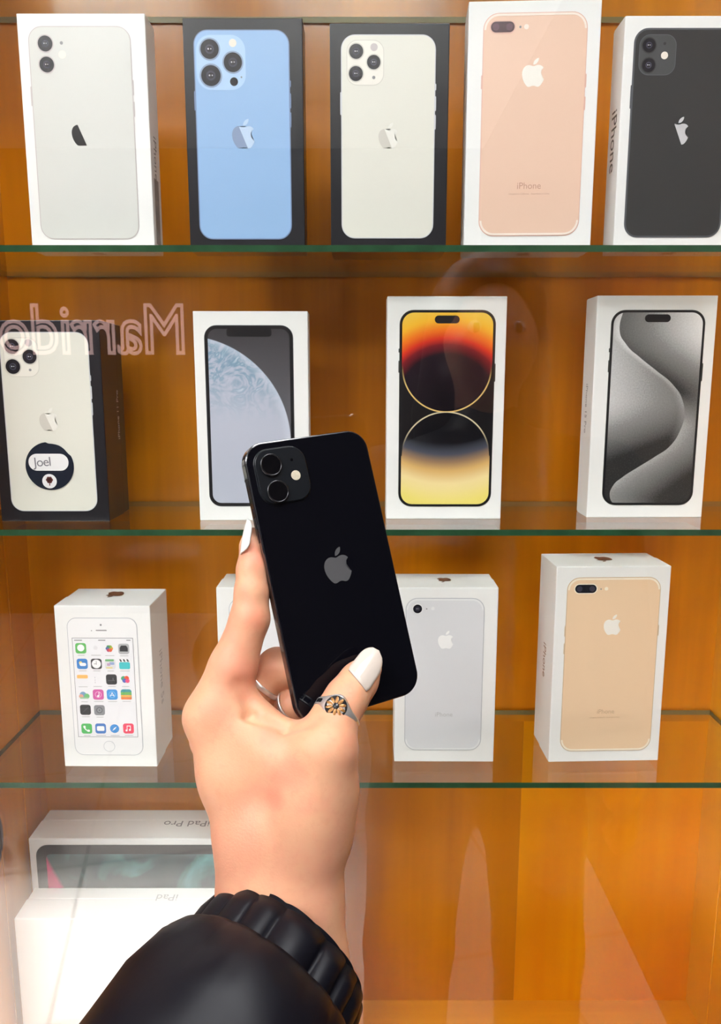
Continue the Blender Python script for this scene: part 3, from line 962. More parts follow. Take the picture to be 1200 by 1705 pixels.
L = [
 [(RQ, (96, 184, 96)), (bubble(), Wh)],
 [(RQ, (238, 238, 242)), (circ(0.4, 0, 0.1, 16), (226, 226, 230))],
 [(circ(0.33, 0.36 * math.cos(a), 0.36 * math.sin(a) + 0.02, 12), c) for a, c in zip([i * math.pi / 3 for i in range(6)],
   [(232, 160, 60), (150, 180, 70), (70, 150, 90), (70, 110, 170), (190, 70, 120), (228, 96, 60)])],
 [(RQ, (176, 178, 182)), ([(-0.75, -0.5), (0.75, -0.5), (0.75, 0.2), (0.45, 0.65), (-0.45, 0.65), (-0.75, 0.2)], (52, 54, 58))],
 [(RQ, (54, 128, 202)), (circ(0.3, -0.28, 0.2, 14), (240, 220, 140)), (rrect(1.2, 0.6, 0.3, 0.12, -0.1), Wh)],
 [(RQ, (54, 56, 60)), (circ(0.84, 0, 0, 22), Wh), (rrect(0.07, 0.7, 0.03, 0, 0.2), (60, 60, 60)), (rrect(0.5, 0.07, 0.03, -0.2, 0), (60, 60, 60))],
 [(RQ, (222, 222, 226)), (rrect(1.6, 0.4, 0.1, -0.1, 0.7), (116, 184, 120)), (rrect(0.9, 0.5, 0.1, 0.3, 0.1), (150, 170, 214)), (rrect(1.2, 0.3, 0.1, -0.2, -0.72), (226, 214, 150)), (rrect(0.6, 0.5, 0.1, -0.3, -0.1), (196, 160, 196))],
 [(rrect(2, 1.35, 0.3, 0, -0.32), (64, 194, 200)), ([(-1, 0.45), (1, 0.45), (1, 0.95), (-1, 0.95)], Wh)] +
 [([(x0, 0.45), (x0 + 0.32, 0.45), (x0 + 0.12, 0.92), (x0 - 0.2, 0.92)], (50, 56, 60)) for x0 in (-0.75, -0.1, 0.55)],
 [(rrect(2, 0.7, 0.2, 0, 0.62), (248, 190, 104))],
 [(rrect(0.1, 0.3, 0.05, -0.4, 0.4), (190, 190, 200)), (rrect(0.1, 0.3, 0.05, -0.4, -0.1), (190, 190, 200)), (rrect(0.1, 0.3, 0.05, -0.4, -0.55), (190, 190, 200))],
 [(RQ, (40, 42, 46)), (rrect(0.15, 0.5, 0.02, 0.3, 0.1), (110, 110, 120)), (rrect(1.3, 0.06, 0.02, 0, -0.2), (120, 120, 126))],
 [(circ(0.46, -0.3, 0.22, 14), (70, 170, 120)), (circ(0.46, 0.28, 0.26, 14), (230, 90, 60)), (circ(0.42, -0.12, -0.2, 14), (70, 90, 180)), (circ(0.4, 0.42, -0.25, 14), (232, 80, 130))],
 [(circ(0.62, -0.2, 0, 16), (120, 160, 196)), (circ(0.5, 0.5, -0.25, 14), (110, 190, 120)), (circ(0.42, -0.55, -0.3, 14), (224, 160, 140)), (rrect(1.6, 0.3, 0.1, 0, -0.6), (150, 196, 150))],
 [(RQ, (206, 84, 160)), (circ(0.62, 0, 0, 20), (236, 170, 212)), (circ(0.5, 0, 0, 20), (206, 84, 160)), (rrect(0.14, 0.8, 0.05, 0.14, 0.1), Wh), (circ(0.2, -0.04, -0.3, 12), Wh)],
 [(RQ, (58, 148, 222)), (circ(0.66, 0, 0, 20), (120, 190, 240)), (circ(0.54, 0, 0, 20), (58, 148, 222)), ([(-0.4, -0.35), (-0.28, -0.35), (0.06, 0.42), (-0.06, 0.42)], Wh), ([(0.4, -0.35), (0.28, -0.35), (-0.06, 0.42), (0.06, 0.42)], Wh), (rrect(0.8, 0.1, 0.03, 0, -0.12), Wh)],
 [(RQ, (60, 150, 160)), (rrect(2, 0.5, 0.1, 0, 0.2), (110, 180, 90)), (rrect(2, 0.4, 0.1, 0, -0.3), (240, 180, 80)), (rrect(2, 0.45, 0.2, 0, -0.76), (238, 130, 70))],
 [(RQ, (36, 38, 42)), ([(-0.5, -0.4), (-0.42, -0.48), (0.5, 0.4), (0.42, 0.48)], (80, 80, 88))],
 [(RQ, (132, 134, 140)), (circ(0.62, 0, 0, 18), (96, 98, 104)), (circ(0.4, 0, 0, 18), (140, 142, 148)), (circ(0.16, 0, 0, 12), (90, 92, 98))],
 [(RQ, (72, 184, 92)), ([(-0.6, 0.55), (-0.25, 0.6), (-0.15, 0.2), (-0.3, 0.1), (0.1, -0.32), (0.25, -0.15), (0.6, -0.3), (0.55, -0.6), (0.2, -0.62), (-0.35, -0.15), (-0.62, 0.3)], Wh)],
 [(RQ, (58, 120, 196)), (rrect(1.4, 0.95, 0.25), Wh)],
 [(circ(0.86, 0, 0, 22), (52, 140, 214)), ([(-0.42, -0.42), (0.1, -0.1), (0.42, 0.42), (-0.1, 0.1)], Wh)],
 [(RQ, (236, 64, 96)), (rrect(0.12, 0.85, 0.04, -0.25, 0.05), Wh), (rrect(0.12, 0.85, 0.04, 0.38, 0.15), Wh), (rrect(0.75, 0.16, 0.04, 0.06, 0.5), Wh), (circ(0.19, -0.38, -0.38, 12), Wh), (circ(0.19, 0.25, -0.28, 12), Wh)],
]
for q, lay in zip(grid_x, L):
    icon(Z8(*q), lay)
# captions under the icons and the status line, as fine grey bars of print
for i, (qx, qy) in enumerate(grid_x):
    x, z = b.uv(*Z8(qx + 4, qy + 58))
    b.inlay('icon_caption', [(rrect((11 + (i * 5) % 6) * k, 1.1 * k, 0.4 * k), 0)], [M['print_lightgrey']], at=(x, z), lift=0.00042)
for qx, wd in ((252, 13), (450, 12), (672, 7)):
    x, z = b.uv(*Z8(qx, 530)); b.inlay('status_mark', [(rrect(wd * k, 1.5 * k, 0.5 * k), 0)], [M['print_grey']], at=(x, z), lift=0.00042)
b.top_logo(0.017, M['copper'], 0.62)
b.side_text(1, 'iPhone 5s', 0.012, M['print_lightgrey'], b.h * 0.50, flip=True, y=0.024)

# 11  white box behind the hand
b = Box('white box with a faint grey phone outline, half hidden by the fingers', ZS[3],
        (369, 1268), (540, 1268), (361, 978), (543, 978), 0.045, M['white_card'], 0.6, group=G3)
rc = b.rect((384, 1120), (532, 1120), (450, 996), (450, 1250))
b.picture(rc, 0.009, M['pic_grey_rim']); fill(b, rc, 0.0005, 0.009, M['pic_pearl'], 'front_glass')
x, z, w, h = rc
b.inlay('screen', [(rrect(w - 0.008, h * 0.76, 0.0003), 0)], [M['pic_screen']], at=(x, z), lift=0.0003)
b.inlay('home_button', [(circ(0.0048), 0), (circ(0.0044), 1)], [M['pic_grey_rim'], M['pic_pearl']], at=(x, z - h * 0.44), lift=0.0003)
b.top_logo(0.013, M['copper'])

# 12  silver single-lens phone
b = Box('white box printed with a silver single-lens phone', ZS[3],
        (656, 1268), (821, 1268.5), (651, 978), (827.5, 978.5), 0.045, M['white_card'], 0.6, group=G3)
rc = b.rect((674, 1120), (803.5, 1120), (740, 995.6), (740, 1249))
b.picture(rc, 0.0095, M['pic_grey_rim']); fill(b, rc, 0.0006, 0.0095, M['pic_grey'])
antenna_band(b, rc, 0.009, M['pic_grey_band'])
b.lens((695, 1013.5), 7.4, M['pic_grey_band']); b.dot('microphone', (710, 1013.5), 1.2, M['print_grey']); b.dot('flash', (720.5, 1013), 3, M['pic_grey_band'])
b.logo((741.5, 1065), 31, tint('mark_bright', srgb(250, 250, 250)))
b.face_text((738.5, 1189.5), 'iPhone', 0.0052, M['print_lightgrey'])
b.top_logo(0.014, M['copper'])

# 13  gold two-lens phone
b = Box('white box printed with a pale gold phone', ZS[3],
        (912.5, 1269), (1095, 1266), (927.5, 944), (1119, 942), 0.048, M['white_card'], 0.6, group=G3)
rc = b.rect((938, 1106), (1091, 1106), (1021, 961), (1005, 1250))
b.picture(rc, 0.0100, M['pic_gold_rim']); fill(b, rc, 0.0005, 0.0100, M['pic_gold'])
antenna_band(b, rc, 0.0095, M['pic_gold_band'])
pill_camera(b, (957, 980), (992.7, 980), (975, 973.2), (975, 987.2), M['lens_navy'], M['lens_in'], M['pic_gold_band'])
b.dot('microphone', (1000, 980.6), 1.2, M['print_grey']); b.dot('flash', (1009, 980), 3, M['pic_gold_band'])
b.logo((1018.7, 1040), 35, M['mark_white'])
b.face_text((1007.5, 1184.5), 'iPhone', 0.0052, tint('gold_ink', srgb(205, 172, 140)))
b.face_text((1006, 1194), 'Designed in California   Assembled in China', 0.0014, M['gold_ink'])
side_buttons(b, rc, M['pic_gold_rim'], [(1, 0.2, 0.06), (-1, 0.2, 0.06), (-1, 0.1, 0.06)])
b.side_text(-1, 'iPhone', 0.011, M['copper'], b.h * 0.48, flip=True, y=0.024)
b.top_logo(0.017, M['copper'])

# ------------------------------------------------------------------ tablet boxes on the cabinet floor
def tablet_box(label, y_front, ztop, px_left, px_right, py, t, words, wx, wsize, ink_mat):
    L, R = on_y(px_left, py, y_front), on_y(px_right, py, y_front)
    w = R[0] - L[0]; h = ztop - ZFL
    r = empty('tablet_box', ((L[0] + R[0]) / 2, y_front, ZFL), 0, label, 'box', 'tablet boxes on the cabinet floor')
    bm = bmesh.new(); add_box(bm, (-w / 2, 0, 0), (w / 2, t * 0.62, h), 0.0010, 3); from_bm('lid', bm, M['white_card'], r)
    bm = bmesh.new(); add_box(bm, (-w / 2 + 0.0004, t * 0.62 + 0.0003, 0.0004), (w / 2 - 0.0004, t, h - 0.0004), 0.0010, 3); from_bm('tray', bm, M['white_card'], r)
    q = on_z(*wx, ztop)
    m = frame_mat((-1, 0, 0), (0, -1, 0), (q[0] - r.location.x, q[1] - y_front, h + 0.00005))
    text_on('lettering', r, words, wsize, ink_mat, m)
    return r, w, h
TP = CAMZ - 0.4060
r1, w1, h1 = tablet_box('white tablet box with a dark screen picture, against the back of the cabinet', 0.6305, TP, 47, 565, 1397, 0.048,
                        'iPad Pro', (311, 1371), 0.0128, M['print_grey'])
tint('tab_bezel', srgb(34, 36, 40), 0.25)
bm = bmesh.new(); add_sheet(bm, rrect(w1 - 0.012, h1 - 0.012, 0.011), -0.00015, 0.0001)
tb = from_bm('tablet_picture', bm, M['tab_bezel'], r1, (0, -0.0001, h1 / 2))
def tabscr(nt, x, z, v):
    n1 = noise_x(nt, v, 16, 4, 1.0)
    base = ramp(nt, (n1 * 0.9 + x * 1.2).clamp(), [(0.0, srgb(40, 44, 50)), (0.40, srgb(60, 84, 88)), (0.55, srgb(86, 150, 150)), (0.75, srgb(130, 180, 200)), (1.0, srgb(90, 190, 170))])
    pk = ((x + (w1 / 2 - 0.020)) * 1.0 + (z - (h1 / 2 - 0.034)) * 0.45)
    streak = pk.step(0.004, -0.001) * z.lt(h1 / 2 - 0.016)
    return mixc(nt, streak, base, srgb(214, 60, 120))
bm = bmesh.new(); add_sheet(bm, rrect(w1 - 0.030, h1 - 0.030, 0.004), -0.0001, 0)
from_bm('screen', bm, print_material('tablet_wallpaper', tabscr, 0.2), tb, (0, -0.0002, 0))
r2, w2, h2 = tablet_box('plain white tablet box standing in front of the one with a screen picture', 0.5875, CAMZ - 0.4530, 23, 560, 1530, 0.0415,
                        'iPad', (278, 1494), 0.0120, M['print_lightgrey'])
bm = bmesh.new(); add_sheet(bm, rrect(w2 * 0.7, 0.0016, 0.0005), -0.0001, 0)
from_bm('small_print', bm, M['print_lightgrey'], r2, (-0.02, -0.00005, 0.012))

# ------------------------------------------------------------------ held phone
def cam2world(p):
    r, u, d = p
    return Vector((r, u * SP + d * CP, CAMZ + u * CP - d * SP))
def camdir(v):
    return Vector((v[0], v[1] * SP + v[2] * CP, v[1] * CP - v[2] * SP))
def C(px, py, d_mm):                            # pixel and depth -> camera space (right, up, depth), metres
    d = d_mm / 1000
    return np.array([(px - CX) / FPX * d, -(py - CY) / FPX * d, d])

HX = np.array([0.8854, 0.1663, 0.4414]); HX /= np.linalg.norm(HX)
HY = np.array([-0.2468, 0.9647, 0.0469]); HY -= HX * np.dot(HX, HY); HY /= np.linalg.norm(HY)
HN = np.cross(HX, HY)                           # away from the camera in (right, up, depth)
HT = np.array([-0.01388, -0.03106, 0.40507])
def PP(px, py, h_mm):
    """point over the phone's back: h > 0 towards the camera"""
    r = np.array([(px - CX) / FPX, -(py - CY) / FPX, 1.0])
    o = HT - HN * h_mm / 1000
    return r * np.dot(o, HN) / np.dot(r, HN)
def PL(px, py):
    p = PP(px, py, 0) - HT
    return float(np.dot(p, HX)), float(np.dot(p, HY))

ph = empty('smartphone', (0, 0, 0), 0, 'glossy black two-lens smartphone held up by a hand', 'phone')
xw, yw, zw = camdir(HX), camdir(HN), camdir(HY)
mw = Matrix((xw, yw, zw)).transposed().to_4x4()
mw.translation = cam2world(HT)
ph.matrix_world = mw

M['ph_frame'] = principled('black_aluminium', (0.012, 0.012, 0.016), 0.16, metal=0.0, spec=0.9, coat=0.6)
M['ph_glass'] = principled('black_back_glass', (0.0022, 0.0024, 0.0045), 0.03, spec=0.18)
M['ph_plate'] = principled('camera_plate_glass', (0.006, 0.0075, 0.010), 0.32, spec=0.3)
M['ph_ring'] = principled('lens_ring_metal', (0.05, 0.05, 0.055), 0.22, metal=0.8)
M['ph_lens'] = principled('lens_glass', (0.002, 0.002, 0.003), 0.05, spec=0.22)
M['ph_mark'] = principled('grey_emblem', (0.115, 0.115, 0.12), 0.3, metal=0.3)
M['ph_flash'] = principled('flash_led', (0.62, 0.55, 0.42), 0.3, noise=0.25, nscale=900)

def disc_stack(bm, cx, cz, prof, n=40, mi=0):
    """lathe about the -y axis: prof = list of (radius, y)"""
    rings = []
    for r, y in prof:
        if r <= 1e-7:
            rings.append([bm.verts.new((cx, y, cz))])
        else:
            rings.append([bm.verts.new((cx + r * math.cos(2 * math.pi * i / n), y, cz + r * math.sin(2 * math.pi * i / n))) for i in range(n)])
    for a, b_ in zip(rings, rings[1:]):
        for i in range(n):
            j = (i + 1) % n
            if len(a) == 1 and len(b_) == 1: continue
            if len(b_) == 1: f = bm.faces.new((a[i], a[j], b_[0]))
            elif len(a) == 1: f = bm.faces.new((a[0], b_[j], b_[i]))
            else: f = bm.faces.new((a[i], a[j], b_[j], b_[i]))
            f.material_index = mi

def loft_sections(bm, secs, close=True, mi=0, cap=True):
    rows = [[bm.verts.new(p) for p in s] for s in secs]
    n = len(rows[0])
    for a, b_ in zip(rows, rows[1:]):
        for i in range(n if close else n - 1):
            j = (i + 1) % n
            f = bm.faces.new((a[i], a[j], b_[j], b_[i])); f.material_index = mi
    if cap:
        bm.faces.new(list(reversed(rows[0]))).material_index = mi
        bm.faces.new(rows[-1]).material_index = mi

PW, PHH, PT, PR = 0.0715, 0.1467, 0.0074, 0.0112
bm = bmesh.new()
secs = []
for ins, y in ((0.0009, 0.0003), (0.0003, 0.0005), (0.0, 0.0012), (0.0, PT - 0.0012), (0.0003, PT - 0.0005), (0.0009, PT - 0.0003)):
    secs.append([(x, y, z) for x, z in rrect(PW - 2 * ins, PHH - 2 * ins, PR - ins, n=14)])
loft_sections(bm, secs)
fr = from_bm('frame', bm, M['ph_frame'], ph, smooth=False)
bm = bmesh.new()
secs = []
for ins, y in ((0.0008, 0.0006), (0.0008, 0.00015), (0.0011, 0.00002), (0.0016, 0.0)):
    secs.append([(x, y, z) for x, z in rrect(PW - 2 * ins, PHH - 2 * ins, PR - ins, n=14)])
loft_sections(bm, secs)
from_bm('back_glass', bm, M['ph_glass'], ph)
bm = bmesh.new()
add_sheet(bm, rrect(PW - 0.0018, PHH - 0.0018, PR - 0.001, n=12), PT - 0.0004, PT)
from_bm('front_glass', bm, M['ph_lens'], ph)
# side key on the visible flank, antenna line
bm = bmesh.new(); add_box(bm, (-PW / 2 - 0.0003, 0.0026, 0.022), (-PW / 2 + 0.0002, 0.0050, 0.040), 0.0002)
from_bm('side_key', bm, M['ph_frame'], ph)
bm = bmesh.new(); add_box(bm, (-PW / 2 - 0.00004, 0.0008, 0.0545), (-PW / 2 + 0.0002, PT - 0.0008, 0.0557))
from_bm('antenna_line', bm, M['ph_plate'], ph)
# camera plate with two lenses, flash and microphone
l1, l2 = PL(449.6, 775.4), PL(461.0, 819.4)
fl, mc = PL(491, 792), PL(484, 766.4)
pcx, pcz = -PW / 2 + 0.0046 + 0.0140, PHH / 2 - 0.0046 - 0.0143
bm = bmesh.new()
secs = []
for ins, y in ((-0.0007, 0.00005), (-0.0003, -0.0002), (-0.0001, -0.0006), (0.0, -0.0010), (0.0003, -0.0012)):
    secs.append([(pcx + x, y, pcz + z) for x, z in rrect(0.0280 - 2 * ins, 0.0286 - 2 * ins, 0.0080 - ins, n=12)])
loft_sections(bm, secs)
plate = from_bm('camera_plate', bm, M['ph_plate'], ph)
for (lx, lz) in (l1, l2):
    bm = bmesh.new()
    disc_stack(bm, 0, 0, [(0.0060, -0.0010), (0.0060, -0.0022), (0.0057, -0.0025), (0.0052, -0.0025), (0.0050, -0.0022)])
    ring_o = from_bm('lens', bm, M['ph_ring'], plate, (lx, 0, lz), True)
    bm = bmesh.new()
    disc_stack(bm, 0, 0, [(0.0051, -0.0023), (0.0036, -0.0023), (0.0022, -0.0023)], mi=0)
    disc_stack(bm, 0, 0, [(0.0022, -0.0023), (0.0019, -0.00225), (0.0011, -0.00215), (0.0, -0.0021)], mi=1)
    go = from_bm('lens_glass', bm, [M['ph_lens'], M['ph_lens']], plate, (lx, 0, lz), True)
bm = bmesh.new(); disc_stack(bm, 0, 0, [(0.0026, -0.0011), (0.0026, -0.00135), (0.0023, -0.0014), (0.0, -0.0014)])
from_bm('flash', bm, M['ph_flash'], plate, (fl[0], 0, fl[1]))
bm = bmesh.new(); disc_stack(bm, 0, 0, [(0.0008, -0.0011), (0.0008, -0.00125), (0.0, -0.00125)], n=16)
from_bm('microphone', bm, M['ph_lens'], plate, (mc[0], 0, mc[1]))
ex, ez = PL(561, 941)
emblem('emblem', ph, 0.0185, M['ph_mark'], (ex, ez), 0.00003)

# ------------------------------------------------------------------ organic surfaces: signed distance fields
def cone_sdf(P, a, b, ra, rb):
    ab = b - a
    L2 = float(ab @ ab) + 1e-12
    t = np.clip(((P - a) @ ab) / L2, 0, 1)
    q = P - a - t[..., None] * ab
    return np.sqrt(np.einsum('...i,...i', q, q)) - (ra + (rb - ra) * t)

def smin(a, b, k):
    h = np.clip(0.5 + 0.5 * (b - a) / k, 0, 1)
    return b + (a - b) * h - k * h * (1 - h)

def smax(a, b, k): return -smin(-a, -b, k)

def surface_nets(val, org, h):
    s = val < 0
    nx, ny, nz = val.shape
    acc = np.zeros((nx - 1, ny - 1, nz - 1, 3), np.float32)
    cnt = np.zeros((nx - 1, ny - 1, nz - 1), np.float32)
    sl = lambda o, n: slice(o, n - 1 + o)
    corners = [(i, j, k) for i in (0, 1) for j in (0, 1) for k in (0, 1)]
    for c0 in corners:
        for ax in range(3):
            if c0[ax]: continue
            c1 = list(c0); c1[ax] = 1
            v0 = val[sl(c0[0], nx), sl(c0[1], ny), sl(c0[2], nz)]
            v1 = val[sl(c1[0], nx), sl(c1[1], ny), sl(c1[2], nz)]
            m = (v0 < 0) != (v1 < 0)
            t = np.where(m, v0 / np.where(m, v0 - v1, 1), 0)
            cnt += m
            for d in range(3):
                acc[..., d] += np.where(m, c0[d] + (t if d == ax else 0), 0)
    mask = cnt > 0
    idx = np.full(mask.shape, -1, np.int64)
    idx[mask] = np.arange(mask.sum())
    cell = np.argwhere(mask)
    verts = (cell + acc[mask] / cnt[mask][:, None]) * h + org
    faces = []
    for ax in range(3):
        o = [(ax + 1) % 3, (ax + 2) % 3]
        lo = [slice(None)] * 3; hi = [slice(None)] * 3
        lo[ax] = slice(0, -1); hi[ax] = slice(1, None)
        ch = s[tuple(lo)] != s[tuple(hi)]
        ch_pos = s[tuple(lo)]
        e = np.argwhere(ch)
        e = e[(e[:, o[0]] > 0) & (e[:, o[1]] > 0) & (e[:, o[0]] < val.shape[o[0]] - 1) & (e[:, o[1]] < val.shape[o[1]] - 1)]
        if not len(e): continue
        q = []
        for (da, db) in ((1, 1), (0, 1), (0, 0), (1, 0)):
            c = e.copy(); c[:, o[0]] -= da; c[:, o[1]] -= db
            q.append(idx[c[:, 0], c[:, 1], c[:, 2]])
        q = np.stack(q, 1)
        flip = ch_pos[e[:, 0], e[:, 1], e[:, 2]]
        q[~flip] = q[~flip][:, ::-1]
        faces.append(q)
    return verts, np.concatenate(faces)

def sdf_object(name, fn, lo, hi, h, mat, parent, to_world=None, relax=2):
    lo, hi = np.array(lo), np.array(hi)
    n = np.ceil((hi - lo) / h).astype(int) + 1
    g = np.stack(np.meshgrid(*[lo[i] + h * np.arange(n[i]) for i in range(3)], indexing='ij'), -1).astype(np.float32)
    v, f = surface_nets(fn(g), lo, h)
    # light relaxation of the net
    for _ in range(relax):
        acc = np.zeros_like(v); ct = np.zeros(len(v))
        for a, b_ in ((0, 1), (1, 2), (2, 3), (3, 0)):
            np.add.at(acc, f[:, a], v[f[:, b_]]); np.add.at(ct, f[:, a], 1)
            np.add.at(acc, f[:, b_], v[f[:, a]]); np.add.at(ct, f[:, b_], 1)
        v = v * 0.5 + 0.5 * acc / np.maximum(ct, 1)[:, None]
    if to_world is not None:
        v = to_world(v)
    me = bpy.data.meshes.new(name)
    me.from_pydata(v.tolist(), [], f.tolist())
    me.update()
    bm = bmesh.new(); bm.from_mesh(me)
    bmesh.ops.recalc_face_normals(bm, faces=bm.faces)
    bm.to_mesh(me); bm.free()
    return link_mesh(name, me, mat, parent, smooth=True)

def cam_array_to_world(v):
    out = np.empty_like(v)
    out[:, 0] = v[:, 0]
    out[:, 1] = v[:, 1] * SP + v[:, 2] * CP
    out[:, 2] = CAMZ + v[:, 1] * CP - v[:, 2] * SP
    return out

# ------------------------------------------------------------------ the hand and the person it belongs to
person = empty('person', (0, 0, 0), 0, "person's left hand with pale almond nails in a black elastic-cuffed jacket sleeve, holding a phone", 'person')

def skin_material():
    m = principled('skin', (0.72, 0.42, 0.30), 0.46, spec=0.35, sss=0.25, bump=0.10, bscale=900)
    nt = m.node_tree
    b_ = nt.nodes['Principled BSDF']
    tc = [n for n in nt.nodes if n.type == 'TEX_COORD'][0]
    n1 = noise_x(nt, tc.outputs['Object'], 38, 3, 0.4)
    n2 = noise_x(nt, tc.outputs['Object'], 260, 3, 0.2)
    col = mixc(nt, n1.step(0.35, 0.72), (0.75, 0.395, 0.235), (0.74, 0.335, 0.21))
    col = mixc(nt, n2.step(0.5, 0.75) * 0.25, col, (0.66, 0.29, 0.18))
    sx = nt.nodes.new('ShaderNodeSeparateXYZ')
    nt.links.new(tc.outputs['Object'], sx.inputs[0])
    ox, oy, oz = X(nt, sx.outputs[0]), X(nt, sx.outputs[1]), X(nt, sx.outputs[2])
    for (p, r, a) in RED:
        q = cam2world(p)
        d = ((ox - q.x) * (ox - q.x) + (oy - q.y) * (oy - q.y) + (oz - q.z) * (oz - q.z)).sqrt()
        col = mixc(nt, d.step(r, r * 0.2) * a, col, (0.78, 0.22, 0.14))
    nt.links.new(col, b_.inputs['Base Color'])
    return m
RED = [(C(460, 1330, 362), 0.008, 0.45), (C(487, 1285, 362), 0.012, 0.40), (C(412, 1130, 380), 0.014, 0.30), (C(425, 1030, 385), 0.009, 0.4),
       (C(428, 925, 388), 0.010, 0.5), (C(585, 1150, 372), 0.012, 0.35), (C(350, 1190, 372), 0.012, 0.3)]
M['skin'] = skin_material()

def chain(P, pts, k=0.004):
    """pts: list of (point, radius mm)"""
    d = None
    for (a, ra), (b_, rb) in zip(pts, pts[1:]):
        c = cone_sdf(P, a.astype(np.float32), b_.astype(np.float32), ra / 1000, rb / 1000)
        d = c if d is None else smin(d, c, k)
    return d

INDEX = [(C(352, 1192, 388), 13.5), (C(388, 1110, 390), 11.8), (C(416, 1030, 392), 9.6), (C(419, 985, 394), 8.3), (C(420, 948, 397), 7.6), (C(420, 908, 400), 6.0), (C(421, 890, 402), 4.0)]
THUMB = [(C(512, 1345, 374), 15.5), (C(540, 1248, 371), 13.2), (PP(557, 1196, 11.5), 11.2), (PP(577, 1162, 9.8), 10.4), (PP(598, 1133, 8.6), 9.4), (PP(614, 1112, 7.0), 6.8)]
MIDDLE = [(C(357, 1229, 404), 13.2), (C(428, 1150, 408), 9.6), (C(461, 1112, 409), 10.2), (PP(490, 1112, -18), 9.4), (PP(540, 1118, -16.5), 8.0), (PP(585, 1124, -15.5), 6.5)]
RING = [(C(378, 1245, 420), 12.5), (C(458, 1192, 422), 9.0), (PP(488, 1172, -24), 9.0), (PP(545, 1160, -17), 7.6), (PP(590, 1165, -15.5), 6.3)]
PINKY = [(C(402, 1275, 433), 11.0), (C(470, 1240, 430), 8.2), (PP(520, 1208, -20), 7.4), (PP(560, 1195, -17), 6.0)]

def hand_sdf(P):
    K = 0.010
    d = chain(P, [(C(432, 1640, 372), 21), (C(436, 1490, 378), 20.5), (C(425, 1400, 381), 18.5), (C(390, 1290, 385), 16.5), (C(354, 1195, 388), 13.5)], K)
    d = smin(d, chain(P, [(C(525, 1640, 368), 18.5), (C(506, 1490, 374), 17.0), (C(510, 1400, 374), 18.0), (C(516, 1345, 373), 17.5), (C(540, 1250, 371), 13.2)], K), K)
    d = smin(d, chain(P, [(C(538, 1380, 378), 13.0), (C(548, 1310, 377), 11.5), (C(548, 1255, 374), 10.5)], K), K)
    d = smin(d, chain(P, [(C(475, 1640, 372), 22), (C(470, 1480, 379), 21), (C(455, 1370, 384), 19), (C(420, 1270, 392), 15)], K), K)
    d = smin(d, chain(P, [(C(455, 1480, 392), 17), (C(430, 1370, 402), 15), (C(378, 1245, 420), 12.5)], K), K)
    d = smin(d, chain(P, [(C(462, 1480, 396), 15), (C(445, 1370, 414), 14), (C(402, 1275, 433), 11)], K), K)
    # web between thumb and first finger
    d = smin(d, chain(P, [(C(398, 1165, 390), 9.5), (C(434, 1208, 388), 8.5), (C(490, 1238, 380), 8.2), (C(530, 1250, 375), 9)], 0.006), 0.012)
    d = smin(d, chain(P, [(C(395, 1205, 386), 11), (C(470, 1270, 378), 13), (C(520, 1300, 374), 13)], 0.006), 0.012)
    d = smin(d, chain(P, THUMB), 0.007)
    d = smin(d, chain(P, INDEX), 0.006)
    d = smin(d, chain(P, MIDDLE), 0.0012)
    d = smin(d, chain(P, RING), 0.0008)
    d = smin(d, chain(P, PINKY), 0.0012)
    # creases
    for pts, r, k in (([C(428, 1030, 381), C(446, 1027, 385)], 0.5, 0.0015), ([C(428, 957, 384), C(444, 952, 388)], 0.45, 0.0014),
                      ([C(400, 1118, 375), C(428, 1116, 379)], 0.6, 0.003), ([C(408, 1196, 377), C(478, 1214, 375)], 0.5, 0.006), ([C(398, 1140, 377), C(412, 1168, 378), C(420, 1190, 379)], 0.4, 0.006), ([C(470, 1222, 373), C(520, 1205, 366)], 0.6, 0.004),
                      ([C(412, 1150, 377), C(432, 1185, 376)], 0.5, 0.003), ([C(428, 1140, 379), C(440, 1178, 377)], 0.5, 0.003),
                      ([C(546, 1408, 362), C(582, 1398, 370)], 0.4, 0.002), ([C(530, 1412, 360), C(560, 1416, 364)], 0.3, 0.002), ([PP(567, 1148, 19.5), PP(588, 1163, 19.5)], 0.3, 0.002),
                      ([PP(571, 1140, 18.9), PP(590, 1153, 19.0)], 0.3, 0.002)):
        for a, b_ in zip(pts, pts[1:]):
            d = smax(d, -cone_sdf(P, a.astype(np.float32), b_.astype(np.float32), r / 1000, r / 1000), k)
    return d
lo = np.min([C(300, 1655, 430), C(300, 860, 355), C(300, 860, 450)], 0); lo[2] = 0.345
hi = np.max([C(645, 860, 450), C(645, 860, 355), C(645, 860, 450)], 0); hi[2] = 0.452
hand = sdf_object('hand', hand_sdf, lo, hi, 0.00125, M['skin'], person, cam_array_to_world, 2)

